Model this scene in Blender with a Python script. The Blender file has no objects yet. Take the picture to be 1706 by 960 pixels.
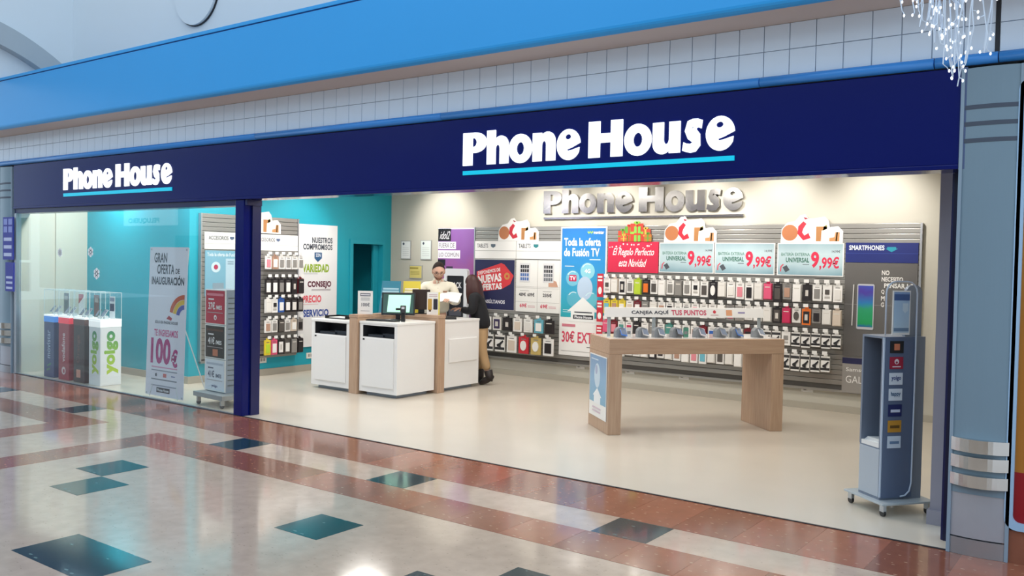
import bpy, bmesh, math, random
from mathutils import Vector, Matrix
from mathutils.geometry import tessellate_polygon
random.seed(7)
R = math.radians
SC = bpy.context.scene
COL = SC.collection

# ------------------------------------------------------------------ camera
FPX, YAW, PITCH, ROLL, CAMY, CAMZ = 1474.33, 0.632576, -0.0293731, 0.0193231, -6.0502, 1.75
_f = Vector((-math.sin(YAW) * math.cos(PITCH), math.cos(YAW) * math.cos(PITCH), math.sin(PITCH)))
_r0 = Vector((math.cos(YAW), math.sin(YAW), 0)); _u0 = _r0.cross(_f)
CR = math.cos(ROLL) * _r0 + math.sin(ROLL) * _u0
CU = -math.sin(ROLL) * _r0 + math.cos(ROLL) * _u0
CP = Vector((0, CAMY, CAMZ))
cam = bpy.data.cameras.new('camera'); cam.sensor_width = 36; cam.lens = FPX * 36 / 1706
cam.clip_start = .05; cam.clip_end = 300
camo = bpy.data.objects.new('camera', cam); COL.objects.link(camo); SC.camera = camo
m3 = Matrix((CR, CU, -_f)).transposed()
camo.matrix_world = Matrix.Translation(CP) @ m3.to_4x4()

def ray(u, v): return _f + CR * ((u - 853) / FPX) - CU * ((v - 480) / FPX)
def on_y(u, v, y): d = ray(u, v); return CP + d * ((y - CP.y) / d.y)
def on_x(u, v, x): d = ray(u, v); return CP + d * ((x - CP.x) / d.x)
def on_z(u, v, z=0): d = ray(u, v); return CP + d * ((z - CP.z) / d.z)

# ------------------------------------------------------------------ world and big lights
SC.view_settings.view_transform = 'Standard'; SC.view_settings.look = 'None'
SC.view_settings.gamma = 1; SC.view_settings.use_curve_mapping = False
SC.view_settings.exposure = 0.0
SC.cycles.transparent_max_bounces = 48
W = bpy.data.worlds.new('daylight'); SC.world = W; W.use_nodes = True
bg = W.node_tree.nodes['Background']; bg.inputs[0].default_value = (.68, .84, 1.0, 1); bg.inputs[1].default_value = 1.3
def area(name, loc, size, power, col, rot=(0, 0, 0), sy=None, spread=180):
    l = bpy.data.lights.new(name, 'AREA'); l.energy = power; l.color = col; l.size = size
    if sy: l.shape = 'RECTANGLE'; l.size_y = sy
    l.spread = R(spread)
    o = bpy.data.objects.new(name, l); o.location = loc; o.rotation_euler = rot; COL.objects.link(o); return o
def spot(name, loc, target, power, col, ang=60, blend=.6, rad=.05):
    l = bpy.data.lights.new(name, 'SPOT'); l.energy = power; l.color = col; l.spot_size = R(ang); l.spot_blend = blend
    l.shadow_soft_size = rad
    o = bpy.data.objects.new(name, l); o.location = loc
    o.rotation_euler = (Vector(target) - Vector(loc)).to_track_quat('-Z', 'Y').to_euler(); COL.objects.link(o); return o
WARM = (1.0, .96, .90); NEUT = (1.0, .97, .93)
CEIL = 3.05
for x in (-9.3, -7.2, -5.1, -3.0):
    for y in (1.2, 3.1):
        area('ceiling_panel_light', (x, y, CEIL - .03), .6, 24, WARM)
area('window_ceiling_light', (-12.3, .55, CEIL - .03), .5, 40, NEUT, sy=.3)
area('window_ceiling_light', (-10.2, .5, CEIL - .03), .5, 36, NEUT, sy=.3)
for x in (-9.4, -7.35, -6.25, -4.9, -3.9, -2.7):
    spot('wall_spot', (x, 3.9, CEIL - .05), (x, 4.95, 2.3), 88, WARM, 80, .9)
for y in (1.7, 2.9):
    spot('wall_spot', (-9.5, y, CEIL - .05), (-10.65, y, 1.9), 56, NEUT, 75, .8)
# mall skylight
area('mall_skylight', (-5, -6, 9.5), 14, 150, (.72, .86, 1.0), sy=7)

# ------------------------------------------------------------------ materials
def lin(c):
    if isinstance(c, str): c = tuple(int(c[i:i + 2], 16) / 255 for i in (0, 2, 4))
    return tuple((x / 12.92 if x <= .04045 else ((x + .055) / 1.055) ** 2.4) for x in c)
MT = {}
def M(name, col='808080', rough=.5, metal=0., emit=0., noise=0., nscale=8., bump=0., coat=0., spec=.5, stretch=None):
    if name in MT: return MT[name]
    m = bpy.data.materials.new(name); m.use_nodes = True; nt = m.node_tree; b = nt.nodes['Principled BSDF']
    c = lin(col)
    b.inputs['Base Color'].default_value = (*c, 1); b.inputs['Roughness'].default_value = rough
    b.inputs['Metallic'].default_value = metal; b.inputs['Specular IOR Level'].default_value = spec
    if coat: b.inputs['Coat Weight'].default_value = coat; b.inputs['Coat Roughness'].default_value = .08
    if emit: b.inputs['Emission Color'].default_value = (*c, 1); b.inputs['Emission Strength'].default_value = emit
    tc = nt.nodes.new('ShaderNodeTexCoord'); mp = nt.nodes.new('ShaderNodeMapping')
    nt.links.new(tc.outputs['Object'], mp.inputs['Vector'])
    if stretch: mp.inputs['Scale'].default_value = stretch
    n = nt.nodes.new('ShaderNodeTexNoise'); n.inputs['Scale'].default_value = nscale; n.inputs['Detail'].default_value = 4
    nt.links.new(mp.outputs['Vector'], n.inputs['Vector'])
    if noise:
        mx = nt.nodes.new('ShaderNodeMix'); mx.data_type = 'RGBA'
        mx.inputs['A'].default_value = (*[x * (1 - noise) for x in c], 1)
        mx.inputs['B'].default_value = (*[min(1, x * (1 + noise)) for x in c], 1)
        nt.links.new(n.outputs['Fac'], mx.inputs['Factor']); nt.links.new(mx.outputs['Result'], b.inputs['Base Color'])
    if bump:
        bp = nt.nodes.new('ShaderNodeBump'); bp.inputs['Strength'].default_value = bump; bp.inputs['Distance'].default_value = .01
        nt.links.new(n.outputs['Fac'], bp.inputs['Height']); nt.links.new(bp.outputs['Normal'], b.inputs['Normal'])
    MT[name] = m; return m
def C(hexcol, rough=.5): return M('print_' + hexcol + ('' if rough == .5 else '_%d' % (rough * 100)), hexcol, rough)
def gradient_mat(name, stops, axis=2, lo=0., hi=1., rough=.4, noise=0., nscale=3.):
    """printed colour blend along one axis of the sheet's own coordinates"""
    if name in MT: return MT[name]
    m = bpy.data.materials.new(name); m.use_nodes = True; nt = m.node_tree; b = nt.nodes['Principled BSDF']
    b.inputs['Roughness'].default_value = rough
    tc = nt.nodes.new('ShaderNodeTexCoord'); sp = nt.nodes.new('ShaderNodeSeparateXYZ'); mr = nt.nodes.new('ShaderNodeMapRange')
    mr.inputs['From Min'].default_value = lo; mr.inputs['From Max'].default_value = hi
    nt.links.new(tc.outputs['Object'], sp.inputs[0]); nt.links.new(sp.outputs[axis], mr.inputs['Value'])
    rp = nt.nodes.new('ShaderNodeValToRGB'); e = rp.color_ramp.elements
    while len(e) < len(stops): e.new(.5)
    for k, (p, c) in enumerate(stops): e[k].position = p; e[k].color = (*lin(c), 1)
    src = mr.outputs[0]
    if noise:
        n = nt.nodes.new('ShaderNodeTexNoise'); n.inputs['Scale'].default_value = nscale; n.inputs['Detail'].default_value = 5
        ma = nt.nodes.new('ShaderNodeMath'); ma.operation = 'MULTIPLY_ADD'; ma.inputs[1].default_value = noise; ma.inputs[2].default_value = -noise / 2
        ad = nt.nodes.new('ShaderNodeMath'); nt.links.new(tc.outputs['Object'], n.inputs['Vector']); nt.links.new(n.outputs['Fac'], ma.inputs[0])
        nt.links.new(ma.outputs[0], ad.inputs[0]); nt.links.new(src, ad.inputs[1]); src = ad.outputs[0]
    nt.links.new(src, rp.inputs[0]); nt.links.new(rp.outputs[0], b.inputs['Base Color'])
    MT[name] = m; return m
def glass_mat(name, tint='f2fbf8', base=0.04, graz=.9):
    if name in MT: return MT[name]
    m = bpy.data.materials.new(name); m.use_nodes = True; nt = m.node_tree; nt.nodes.remove(nt.nodes['Principled BSDF'])
    t = nt.nodes.new('ShaderNodeBsdfTransparent'); t.inputs[0].default_value = (*lin(tint), 1)
    g = nt.nodes.new('ShaderNodeBsdfGlossy'); g.inputs['Roughness'].default_value = .01; g.inputs[0].default_value = (1, 1, 1, 1)
    lw = nt.nodes.new('ShaderNodeLayerWeight'); lw.inputs['Blend'].default_value = .5
    pw = nt.nodes.new('ShaderNodeMath'); pw.operation = 'POWER'; pw.inputs[1].default_value = 5; nt.links.new(lw.outputs['Facing'], pw.inputs[0])
    ad = nt.nodes.new('ShaderNodeMath'); ad.operation = 'MULTIPLY_ADD'; ad.inputs[1].default_value = graz; ad.inputs[2].default_value = base; nt.links.new(pw.outputs[0], ad.inputs[0])
    mx = nt.nodes.new('ShaderNodeMixShader'); nt.links.new(ad.outputs[0], mx.inputs[0]); nt.links.new(t.outputs[0], mx.inputs[1]); nt.links.new(g.outputs[0], mx.inputs[2])
    nt.links.new(mx.outputs[0], nt.nodes['Material Output'].inputs[0])
    MT[name] = m; return m
def wood_mat(name, c1, c2, vertical=True):
    if name in MT: return MT[name]
    m = bpy.data.materials.new(name); m.use_nodes = True; nt = m.node_tree; b = nt.nodes['Principled BSDF']; b.inputs['Roughness'].default_value = .42
    tc = nt.nodes.new('ShaderNodeTexCoord'); mp = nt.nodes.new('ShaderNodeMapping'); mp.inputs['Scale'].default_value = (14, 14, .9) if vertical else (.9, 14, 14)
    n = nt.nodes.new('ShaderNodeTexNoise'); n.inputs['Scale'].default_value = 3; n.inputs['Detail'].default_value = 6; n.inputs['Distortion'].default_value = .6
    rp = nt.nodes.new('ShaderNodeValToRGB'); rp.color_ramp.elements[0].position = .3; rp.color_ramp.elements[1].position = .7
    rp.color_ramp.elements[0].color = (*lin(c1), 1); rp.color_ramp.elements[1].color = (*lin(c2), 1)
    nt.links.new(tc.outputs['Object'], mp.inputs[0]); nt.links.new(mp.outputs[0], n.inputs['Vector']); nt.links.new(n.outputs['Fac'], rp.inputs[0]); nt.links.new(rp.outputs[0], b.inputs['Base Color'])
    MT[name] = m; return m
def terrazzo(name, c, chip, rough=.12, chips=.55, sc=30):
    """polished agglomerate stone: base colour, soft mottling, scattered light chips"""
    if name in MT: return MT[name]
    m = bpy.data.materials.new(name); m.use_nodes = True; nt = m.node_tree; b = nt.nodes['Principled BSDF']
    b.inputs['Roughness'].default_value = rough; b.inputs['Coat Weight'].default_value = .12; b.inputs['Coat Roughness'].default_value = .05
    tc = nt.nodes.new('ShaderNodeTexCoord'); oi = nt.nodes.new('ShaderNodeObjectInfo')
    n = nt.nodes.new('ShaderNodeTexNoise'); n.inputs['Scale'].default_value = 9; n.inputs['Detail'].default_value = 6
    nt.links.new(tc.outputs['Object'], n.inputs['Vector'])
    cl = lin(c); mx = nt.nodes.new('ShaderNodeMix'); mx.data_type = 'RGBA'
    mx.inputs['A'].default_value = (*[x * .8 for x in cl], 1); mx.inputs['B'].default_value = (*[min(1, x * 1.2) for x in cl], 1)
    nt.links.new(n.outputs['Fac'], mx.inputs['Factor'])
    hs = nt.nodes.new('ShaderNodeHueSaturation'); mr = nt.nodes.new('ShaderNodeMapRange'); mr.inputs['To Min'].default_value = .78; mr.inputs['To Max'].default_value = 1.25
    nt.links.new(oi.outputs['Random'], mr.inputs[0]); nt.links.new(mr.outputs[0], hs.inputs['Value']); nt.links.new(mx.outputs['Result'], hs.inputs['Color'])
    mpv = nt.nodes.new('ShaderNodeMapping'); mpv.inputs['Scale'].default_value = (1, 2.4, 1)
    nt.links.new(tc.outputs['Object'], mpv.inputs[0])
    v = nt.nodes.new('ShaderNodeTexVoronoi'); v.inputs['Scale'].default_value = sc; nt.links.new(mpv.outputs[0], v.inputs['Vector'])
    lt = nt.nodes.new('ShaderNodeMath'); lt.operation = 'LESS_THAN'; lt.inputs[1].default_value = .22; nt.links.new(v.outputs['Distance'], lt.inputs[0])
    sx = nt.nodes.new('ShaderNodeSeparateColor'); nt.links.new(v.outputs['Color'], sx.inputs[0])
    gt = nt.nodes.new('ShaderNodeMath'); gt.operation = 'GREATER_THAN'; gt.inputs[1].default_value = 1 - chips * .5; nt.links.new(sx.outputs[0], gt.inputs[0])
    mu = nt.nodes.new('ShaderNodeMath'); mu.operation = 'MULTIPLY'; nt.links.new(lt.outputs[0], mu.inputs[0]); nt.links.new(gt.outputs[0], mu.inputs[1])
    ml = nt.nodes.new('ShaderNodeMath'); ml.operation = 'MULTIPLY'; ml.inputs[1].default_value = .55; nt.links.new(mu.outputs[0], ml.inputs[0])
    m2 = nt.nodes.new('ShaderNodeMix'); m2.data_type = 'RGBA'; m2.inputs['B'].default_value = (*lin(chip), 1)
    nt.links.new(ml.outputs[0], m2.inputs['Factor']); nt.links.new(hs.outputs[0], m2.inputs['A']); nt.links.new(m2.outputs['Result'], b.inputs['Base Color'])
    MT[name] = m; return m

# ------------------------------------------------------------------ mesh helpers
class MB:
    def __init__(s): s.v = []; s.f = []
    def add(s, vs, fs):
        k = len(s.v); s.v += [tuple(p) for p in vs]; s.f += [tuple(i + k for i in f) for f in fs]; return s
    def box(s, x0, x1, y0, y1, z0, z1, bev=0.):
        if bev <= 0:
            return s.add([(x, y, z) for z in (z0, z1) for y in (y0, y1) for x in (x0, x1)],
                         [(0, 2, 3, 1), (4, 5, 7, 6), (0, 1, 5, 4), (2, 6, 7, 3), (0, 4, 6, 2), (1, 3, 7, 5)])
        bm = bmesh.new(); bmesh.ops.create_cube(bm, size=1)
        for q in bm.verts: q.co = (x0 + (q.co.x + .5) * (x1 - x0), y0 + (q.co.y + .5) * (y1 - y0), z0 + (q.co.z + .5) * (z1 - z0))
        bmesh.ops.bevel(bm, geom=bm.edges[:], offset=bev, segments=2, affect='EDGES', profile=.6)
        bm.verts.index_update(); s.add([q.co[:] for q in bm.verts], [[q.index for q in f.verts] for f in bm.faces]); bm.free(); return s
    def tube(s, pts, r, n=6, cap=True):
        pts = [Vector(p) for p in pts]; rs = r if isinstance(r, (list, tuple)) else [r] * len(pts)
        vs = []; fs = []; a = None
        for i, p in enumerate(pts):
            t = (pts[min(i + 1, len(pts) - 1)] - pts[max(i - 1, 0)]).normalized()
            if a is None: a = t.orthogonal().normalized()
            a = (a - t * a.dot(t)).normalized(); b = t.cross(a)
            for k in range(n):
                q = 2 * math.pi * k / n; vs.append(p + (a * math.cos(q) + b * math.sin(q)) * rs[i])
        for i in range(len(pts) - 1):
            for k in range(n): fs.append((i * n + k, i * n + (k + 1) % n, (i + 1) * n + (k + 1) % n, (i + 1) * n + k))
        if cap: fs += [tuple(range(n - 1, -1, -1)), tuple(range((len(pts) - 1) * n, len(pts) * n))]
        return s.add(vs, fs)
    def cyl(s, c, r, h, axis='z', n=20, r2=None):
        c = Vector(c); d = {'x': Vector((1, 0, 0)), 'y': Vector((0, 1, 0)), 'z': Vector((0, 0, 1))}[axis]
        return s.tube([c, c + d * h], [r, r if r2 is None else r2], n)
    def poly(s, loop, y0, y1, holes=(), tf=None):
        """outline in x/z, front at y0, back at y1 (y1 None = flat print)"""
        loops = [list(loop)] + [list(h) for h in holes]
        tri = tessellate_polygon([[Vector((p[0], p[1], 0)) for p in l] for l in loops])
        flat = [p for l in loops for p in l]; n = len(flat); tf = tf or (lambda x, y, z: (x, y, z))
        vs = [tf(p[0], y0, p[1]) for p in flat]; fs = []
        for t in tri:
            a, b, c = (flat[i] for i in t); ar = (b[0] - a[0]) * (c[1] - a[1]) - (b[1] - a[1]) * (c[0] - a[0])
            if abs(ar) < 1e-12: continue
            t = tuple(t) if ar > 0 else tuple(reversed(t)); fs.append(t)
        if y1 is not None:
            vs += [tf(p[0], y1, p[1]) for p in flat]; fs += [tuple(i + n for i in reversed(t)) for t in fs]
            k = 0
            for l in loops:
                q = len(l); sgn = sum(l[i][0] * l[(i + 1) % q][1] - l[(i + 1) % q][0] * l[i][1] for i in range(q))
                for i in range(q):
                    a, b = k + i, k + (i + 1) % q
                    if (sgn > 0) == (k == 0): fs.append((a, a + n, b + n, b))
                    else: fs.append((b, b + n, a + n, a))
                k += q
        return s.add(vs, fs)
    def sphere(s, c, rx, ry, rz, nu=16, nv=10):
        vs = []; fs = []
        for j in range(nv + 1):
            t = math.pi * j / nv
            for i in range(nu):
                p = 2 * math.pi * i / nu; vs.append((c[0] + rx * math.sin(t) * math.cos(p), c[1] + ry * math.sin(t) * math.sin(p), c[2] + rz * math.cos(t)))
        for j in range(nv):
            for i in range(nu): fs.append((j * nu + i, (j + 1) * nu + i, (j + 1) * nu + (i + 1) % nu, j * nu + (i + 1) % nu))
        return s.add(vs, fs)
    def mesh(s, name):
        m = bpy.data.meshes.new(name); m.from_pydata(s.v, [], s.f); m.update(); return m
    def build(s, name, mat, parent=None, smooth=False, loc=None, rot=None):
        return link(name, s.mesh(name), mat, parent, smooth, loc, rot)
def link(name, me, mat=None, parent=None, smooth=False, loc=None, rot=None):
    if mat is not None and not me.materials: me.materials.append(mat)
    if smooth:
        for p in me.polygons: p.use_smooth = True
    o = bpy.data.objects.new(name, me); COL.objects.link(o); o.parent = parent
    if loc is not None: o.location = loc
    if rot is not None: o.rotation_euler = rot
    return o
def tag(o, label=None, cat=None, group=None, kind=None):
    for k, v in (('label', label), ('category', cat), ('group', group), ('kind', kind)):
        if v: o[k] = v
    return o
def thing(name, label, cat, loc=(0, 0, 0), rz=0., group=None):
    o = bpy.data.objects.new(name, None); COL.objects.link(o); o.location = loc; o.rotation_euler = (0, 0, rz); o.empty_display_size = .1
    return tag(o, label, cat, group)
def BX(name, mat, parent, *b, bev=0.): return MB().box(*b, bev=bev).build(name, mat, parent)
def struct(o): o['kind'] = 'structure'; return o
def rrect(x0, x1, z0, z1, r, n=5, corners=(1, 1, 1, 1)):
    out = []
    for (cx, cz, a, on) in ((x1 - r, z0 + r, -90, corners[0]), (x1 - r, z1 - r, 0, corners[1]), (x0 + r, z1 - r, 90, corners[2]), (x0 + r, z0 + r, 180, corners[3])):
        if on: out += [(cx + r * math.cos(R(a + 90 * k / n)), cz + r * math.sin(R(a + 90 * k / n))) for k in range(n + 1)]
        else: out.append((x1 if a in (-90, 0) else x0, z0 if a in (-90, 180) else z1))
    return out
def arc(cx, cz, rx, rz, a0, a1, n=10): return [(cx + rx * math.cos(R(a0 + (a1 - a0) * k / n)), cz + rz * math.sin(R(a0 + (a1 - a0) * k / n))) for k in range(n + 1)]
def disc(cx, cz, rx, rz=None, n=20): return arc(cx, cz, rx, rz or rx, 0, 360 * (1 - 1 / n), n - 1)

# ------------------------------------------------------------------ lettering
_T = {}
def text_geo(s, bold=.0, space=1.):
    k = (s, bold, space)
    if k not in _T:
        cu = bpy.data.curves.new('t', 'FONT'); cu.body = s; cu.offset = bold; cu.resolution_u = 3; cu.space_character = space + bold * 1.2
        cu.fill_mode = 'FRONT'
        o = bpy.data.objects.new('t', cu); COL.objects.link(o)
        dg = bpy.context.evaluated_depsgraph_get(); me = bpy.data.meshes.new_from_object(o.evaluated_get(dg))
        vs = [v.co.copy() for v in me.vertices]; fs = [tuple(p.vertices) for p in me.polygons]
        bpy.data.objects.remove(o); bpy.data.curves.remove(cu); bpy.data.meshes.remove(me)
        xs = [v.x for v in vs]; ys = [v.y for v in vs]
        _T[k] = (vs, fs, min(xs), max(xs), min(ys), max(ys))
    return _T[k]
def text(parent, s, x0, z0, w, h, mat, y=-.002, bold=.02, name='lettering', slant=0., turn=0., rise=0.):
    """lettering fitted to a box x0..x0+w, z0..z0+h of a board that faces its own -Y"""
    vs, fs, a, b, c, d = text_geo(s, bold)
    out = []
    for v in vs:
        q = (v.x - a) / (b - a); p = (v.y - c) / (d - c)
        X = q * w + slant * p * h; Z = p * h + rise * q
        if turn: ca, sa = math.cos(turn), math.sin(turn); X, Z = X * ca - Z * sa, X * sa + Z * ca
        out.append((x0 + X, y, z0 + Z))
    return MB().add(out, fs).build(name, mat, parent)
def strip(parent, name, mat, x0, x1, z0, z1, y=-.0015):
    return MB().add([(x0, y, z0), (x1, y, z0), (x1, y, z1), (x0, y, z1)], [(0, 1, 2, 3)]).build(name, mat, parent)
def shape(parent, name, mat, loop, y=-.0015, holes=(), back=None):
    return MB().poly(loop, y, back, holes).build(name, mat, parent)
ORD = ['first', 'second', 'third', 'fourth', 'fifth', 'sixth', 'seventh', 'eighth', 'ninth', 'tenth', 'eleventh', 'twelfth', 'thirteenth', 'fourteenth', 'fifteenth', 'sixteenth', 'seventeenth', 'eighteenth', 'nineteenth', 'twentieth',
       'twenty-first', 'twenty-second', 'twenty-third', 'twenty-fourth', 'twenty-fifth', 'twenty-sixth', 'twenty-seventh', 'twenty-eighth', 'twenty-ninth', 'thirtieth']
# ================================================================== the setting
BACK, LEFTX, NICHE, ENDX, RIGHTX = 4.95, -10.65, 1.05, -13.3, -1.16
m_cream = terrazzo('cream_terrazzo', 'b09a88', '8a7868', .1, .25, 26)
m_brown = terrazzo('brown_terrazzo', '935a44', 'dcb898', .13, .5, 17)
m_teal_t = terrazzo('green_black_terrazzo', '22393f', '7d9a98', .1, .3, 12)
m_shopfloor = M('beige_vinyl', 'cfc5b6', .28, noise=.05, nscale=2.2, coat=.15)
m_greige = M('greige_paint', 'c3bfb2', .6, noise=.02, nscale=3)
m_tealp = M('turquoise_paint', '1aa5ba', .55, noise=.03, nscale=2)
m_beige = M('beige_paint', 'cfcfbf', .6, noise=.02)
m_white = M('white_plaster', 'dfe6eb', .8, noise=.02, nscale=1.5)
m_navy = M('navy_gloss', '001062', .16, noise=.04, nscale=2, spec=.25)
m_navyd = M('navy_frame', '141a52', .3)
m_blue = M('sky_blue_panel', '2fa4ec', .35, noise=.03, nscale=1.2)
m_blued = M('blue_trim', '3f93e4', .25)
m_tilew = M('white_glazed_tile', 'e2efff', .2, noise=.02)
m_grout = M('grey_grout', 'b9c4d0', .8)
m_soffit = M('taupe_soffit', 'd2c3b9', .7)
m_alu = M('brushed_aluminium', 'b9bcc0', .35, .8, noise=.05, nscale=30, stretch=(1, 1, 20))
m_steel = M('polished_steel', 'd8d4cf', .14, 1., noise=.08, nscale=9)
m_pillar = M('grey_blue_laminate', '8096a4', .3, noise=.03, nscale=1.5)
m_dark = M('dark_joint', '23252b', .5)
m_mauve = M('grey_jamb', '9a96a0', .5)
m_skirt = M('taupe_skirting', 'b0aa9c', .5)
m_glass = glass_mat('shop_glass', 'f8fbfa', .035)
m_acryl = glass_mat('acrylic', 'fdfefe', .02, .25)

# mall floor with its inlaid slabs
mf = struct(MB().box(-34, 7, -16, 0, -.2, 0).build('floor', m_cream))
T = .4105
def slabs(x0, x1, y0, y1, mat, name, nx=1, ny=1):
    dx, dy = (x1 - x0) / nx, (y1 - y0) / ny
    me = MB().box(.0006, dx - .0006, .0006, dy - .0006, -.012, .0012).mesh(name)
    for i in range(nx):
        for j in range(ny): link(name, me, mat, mf, loc=(x0 + i * dx, y0 + j * dy, 0))
X0 = -7.09
slabs(X0 - 18 * T, X0 + 19 * T, -.70, -.012, m_brown, 'floor_slab', 37)
slabs(X0 - 2 * T, X0 + 19 * T, -1.525, -1.105, m_brown, 'floor_slab', 21)
slabs(X0 - 2 * T, X0 - T, -1.525 - 8 * T, -1.525, m_brown, 'floor_slab', 1, 8)
slabs(X0 - 18 * T, X0 - 4.12 * T, -1.54, -1.12, m_brown, 'floor_slab', 14)
slabs(X0 - 5.12 * T, X0 - 4.12 * T, -1.54 - 8 * T, -1.54, m_brown, 'floor_slab', 1, 8)
for x in (-12.04, -9.97, -7.09, -5.03, -2.955, -.885): slabs(x, x + .405, -1.10, -.705, m_teal_t, 'floor_tile')
for x, y, n in ((-7.08, -2.36, 1), (-6.675, -2.77, 1), (-4.58, -2.36, 1), (-5.395, -3.62, 2), (-2.92, -2.36, 1), (-3.325, -2.77, 1)):
    slabs(x, x + .405 * n, y, y + .405, m_teal_t, 'floor_tile', n)
sf = struct(MB().box(ENDX, -1.0, 0, BACK, -.2, .002).build('floor', m_shopfloor))
struct(MB().box(ENDX, -1.02, -.012, .006, -.02, .006).build('trim_1', m_dark))

# shop walls
struct(MB().box(LEFTX - .3, -.7, BACK, BACK + .15, -.2, 3.2).build('wall_back', m_greige))
D0, D1, DH = 4.06, 4.74, 2.0
wl = struct(MB().box(LEFTX - .15, LEFTX, NICHE, D0, -.2, 3.2).box(LEFTX - .15, LEFTX, D1, BACK, -.2, 3.2).box(LEFTX - .15, LEFTX, D0, D1, DH, 3.2).build('wall_left', m_tealp))
struct(MB().box(LEFTX - 1.6, LEFTX - .15, D0 - .2, D0 - .1, 0, 2.6).box(LEFTX - 1.6, LEFTX - .15, D1 + .25, D1 + .35, 0, 2.6).box(LEFTX - 1.7, LEFTX - 1.6, D0 - .2, D1 + .35, 0, 2.6).box(LEFTX - 1.7, LEFTX - .15, D0 - .2, D1 + .35, 2.5, 2.6).build('wall_passage', m_tealp))
struct(MB().box(LEFTX - 1.7, LEFTX, D0 - .2, D1 + .35, -.2, .001).build('floor', m_shopfloor))
dr = bpy.data.objects.new('door_1', None); COL.objects.link(dr); struct(dr); dr.location = (LEFTX, D0, 0)
MB().box(.001, .02, -.07, 0, 0, DH + .07).box(.001, .02, D1 - D0, D1 - D0 + .07, 0, DH + .07).box(.001, .02, 0, D1 - D0, DH, DH + .07).build('door_frame', m_tealp, dr)
MB().box(-.13, -.09, D1 - D0 - .12, D1 - D0 - .005, 0, DH - .01).build('door_stop', m_tealp, dr)
struct(MB().box(ENDX, LEFTX - .15, NICHE, NICHE + .12, -.2, 3.2).build('wall_window_back', m_tealp))
we = struct(MB().box(ENDX - .12, ENDX, 0.03, NICHE + .12, -.2, 3.2).build('wall_window_end', m_beige))
MB().box(ENDX, ENDX + .025, .56, .72, 0, 3.1).build('reflection_strip', m_beige, we)  # added raised strip, stands in for a dark column's reflection in the glass
struct(MB().box(RIGHTX, RIGHTX + .12, .62, BACK, -.2, 3.2).build('wall_right', m_greige))
struct(MB().box(ENDX - .1, -.9, .2, BACK + .1, CEIL, CEIL + .15).build('ceiling', M('white_ceiling', 'eceae6', .8)))
struct(MB().box(LEFTX + .001, RIGHTX, BACK - .015, BACK, 0, .085).build('baseboard_back', m_skirt))
struct(MB().box(LEFTX, LEFTX + .015, NICHE - .015, D0 - .07, 0, .1).build('baseboard_left', m_skirt))
struct(MB().box(ENDX, LEFTX, NICHE - .015, NICHE, 0, .1).build('baseboard_window', m_skirt))
struct(MB().box(-1.235, -1.155, .56, .66, 0, 2.9).build('trim_2', m_mauve))
struct(MB().box(-1.25, -1.13, .53, .69, 0, .1).build('trim_3', m_mauve))

# shopfront: glass, posts, sign fascia
win = bpy.data.objects.new('window_1', None); COL.objects.link(win); struct(win); win.location = (ENDX, 0, 0)
MB().box(.03, 5.09, .012, .024, .015, 2.312).build('pane', m_glass, win)
MB().box(-.03, 5.28, .0, .2, 2.312, 2.372).build('head_frame', m_navyd, win)
MB().box(-.04, .03, -.01, .06, 0, 2.312).build('side_frame', m_alu, win)
MB().box(.03, 5.09, .006, .03, .0025, .015).build('bottom_channel', m_alu, win)
for u, v, r in ((100, 421, .062), (151, 420, .068), (161, 456, .075)):
    c = on_y(u, v, .011); t = tag(thing('snowflake_decal', 'frosted white snowflake sticker on the shop glass, ' + {100: 'the leftmost', 151: 'upper one before the turquoise wall', 161: 'lowest of the three'}[u], 'sticker', c), group='frosted snowflake stickers')
    mb = MB()
    for k in range(6):
        a = R(60 * k + 30); x, z = r * math.cos(a), r * math.sin(a); mb.poly(disc(x * .62, z * .62, r * .4, None, 10), -.0012, -.0002)
    mb.poly(disc(0, 0, r * .4, None, 10), -.0012, -.0002).build('flake', M('frosted_vinyl', 'ffffff', .7), t)
post = thing('shopfront_post', 'navy square post between the window glass and the open entrance', 'post', (-8.21, 0, 0))
BX('shaft', m_navy, post, 0, .15, -.01, .205, .003, 2.374, bev=.006)
BX('side_channel', m_navyd, post, .15, .172, .09, .205, .003, 2.374)
post = thing('shopfront_post', 'narrow dark navy post at the right end of the entrance', 'post', (-1.1, .2, 0))
BX('shaft', m_navyd, post, 0, .085, 0, .12, .002, 2.374, bev=.004)
BX('shutter_rail', M('dark_navy_rail', '0c1038', .3), post, .015, .07, -.006, 0, .002, 2.374)
fas = thing('sign_fascia', 'long glossy navy fascia panel carrying the two illuminated shop signs', 'fascia', (-13.33, 0, 2.374))
BX('panel', m_navy, fas, 0, 12.30, -.02, .2, .03, .622, bev=.004)
BX('lower_lip', m_navy, fas, 0, 12.30, -.03, .2, 0, .03, bev=.006)
BX('end_trim', M('slate_trim', '55658a', .35), fas, 12.30, 12.335, -.025, .2, 0, .622)

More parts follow.
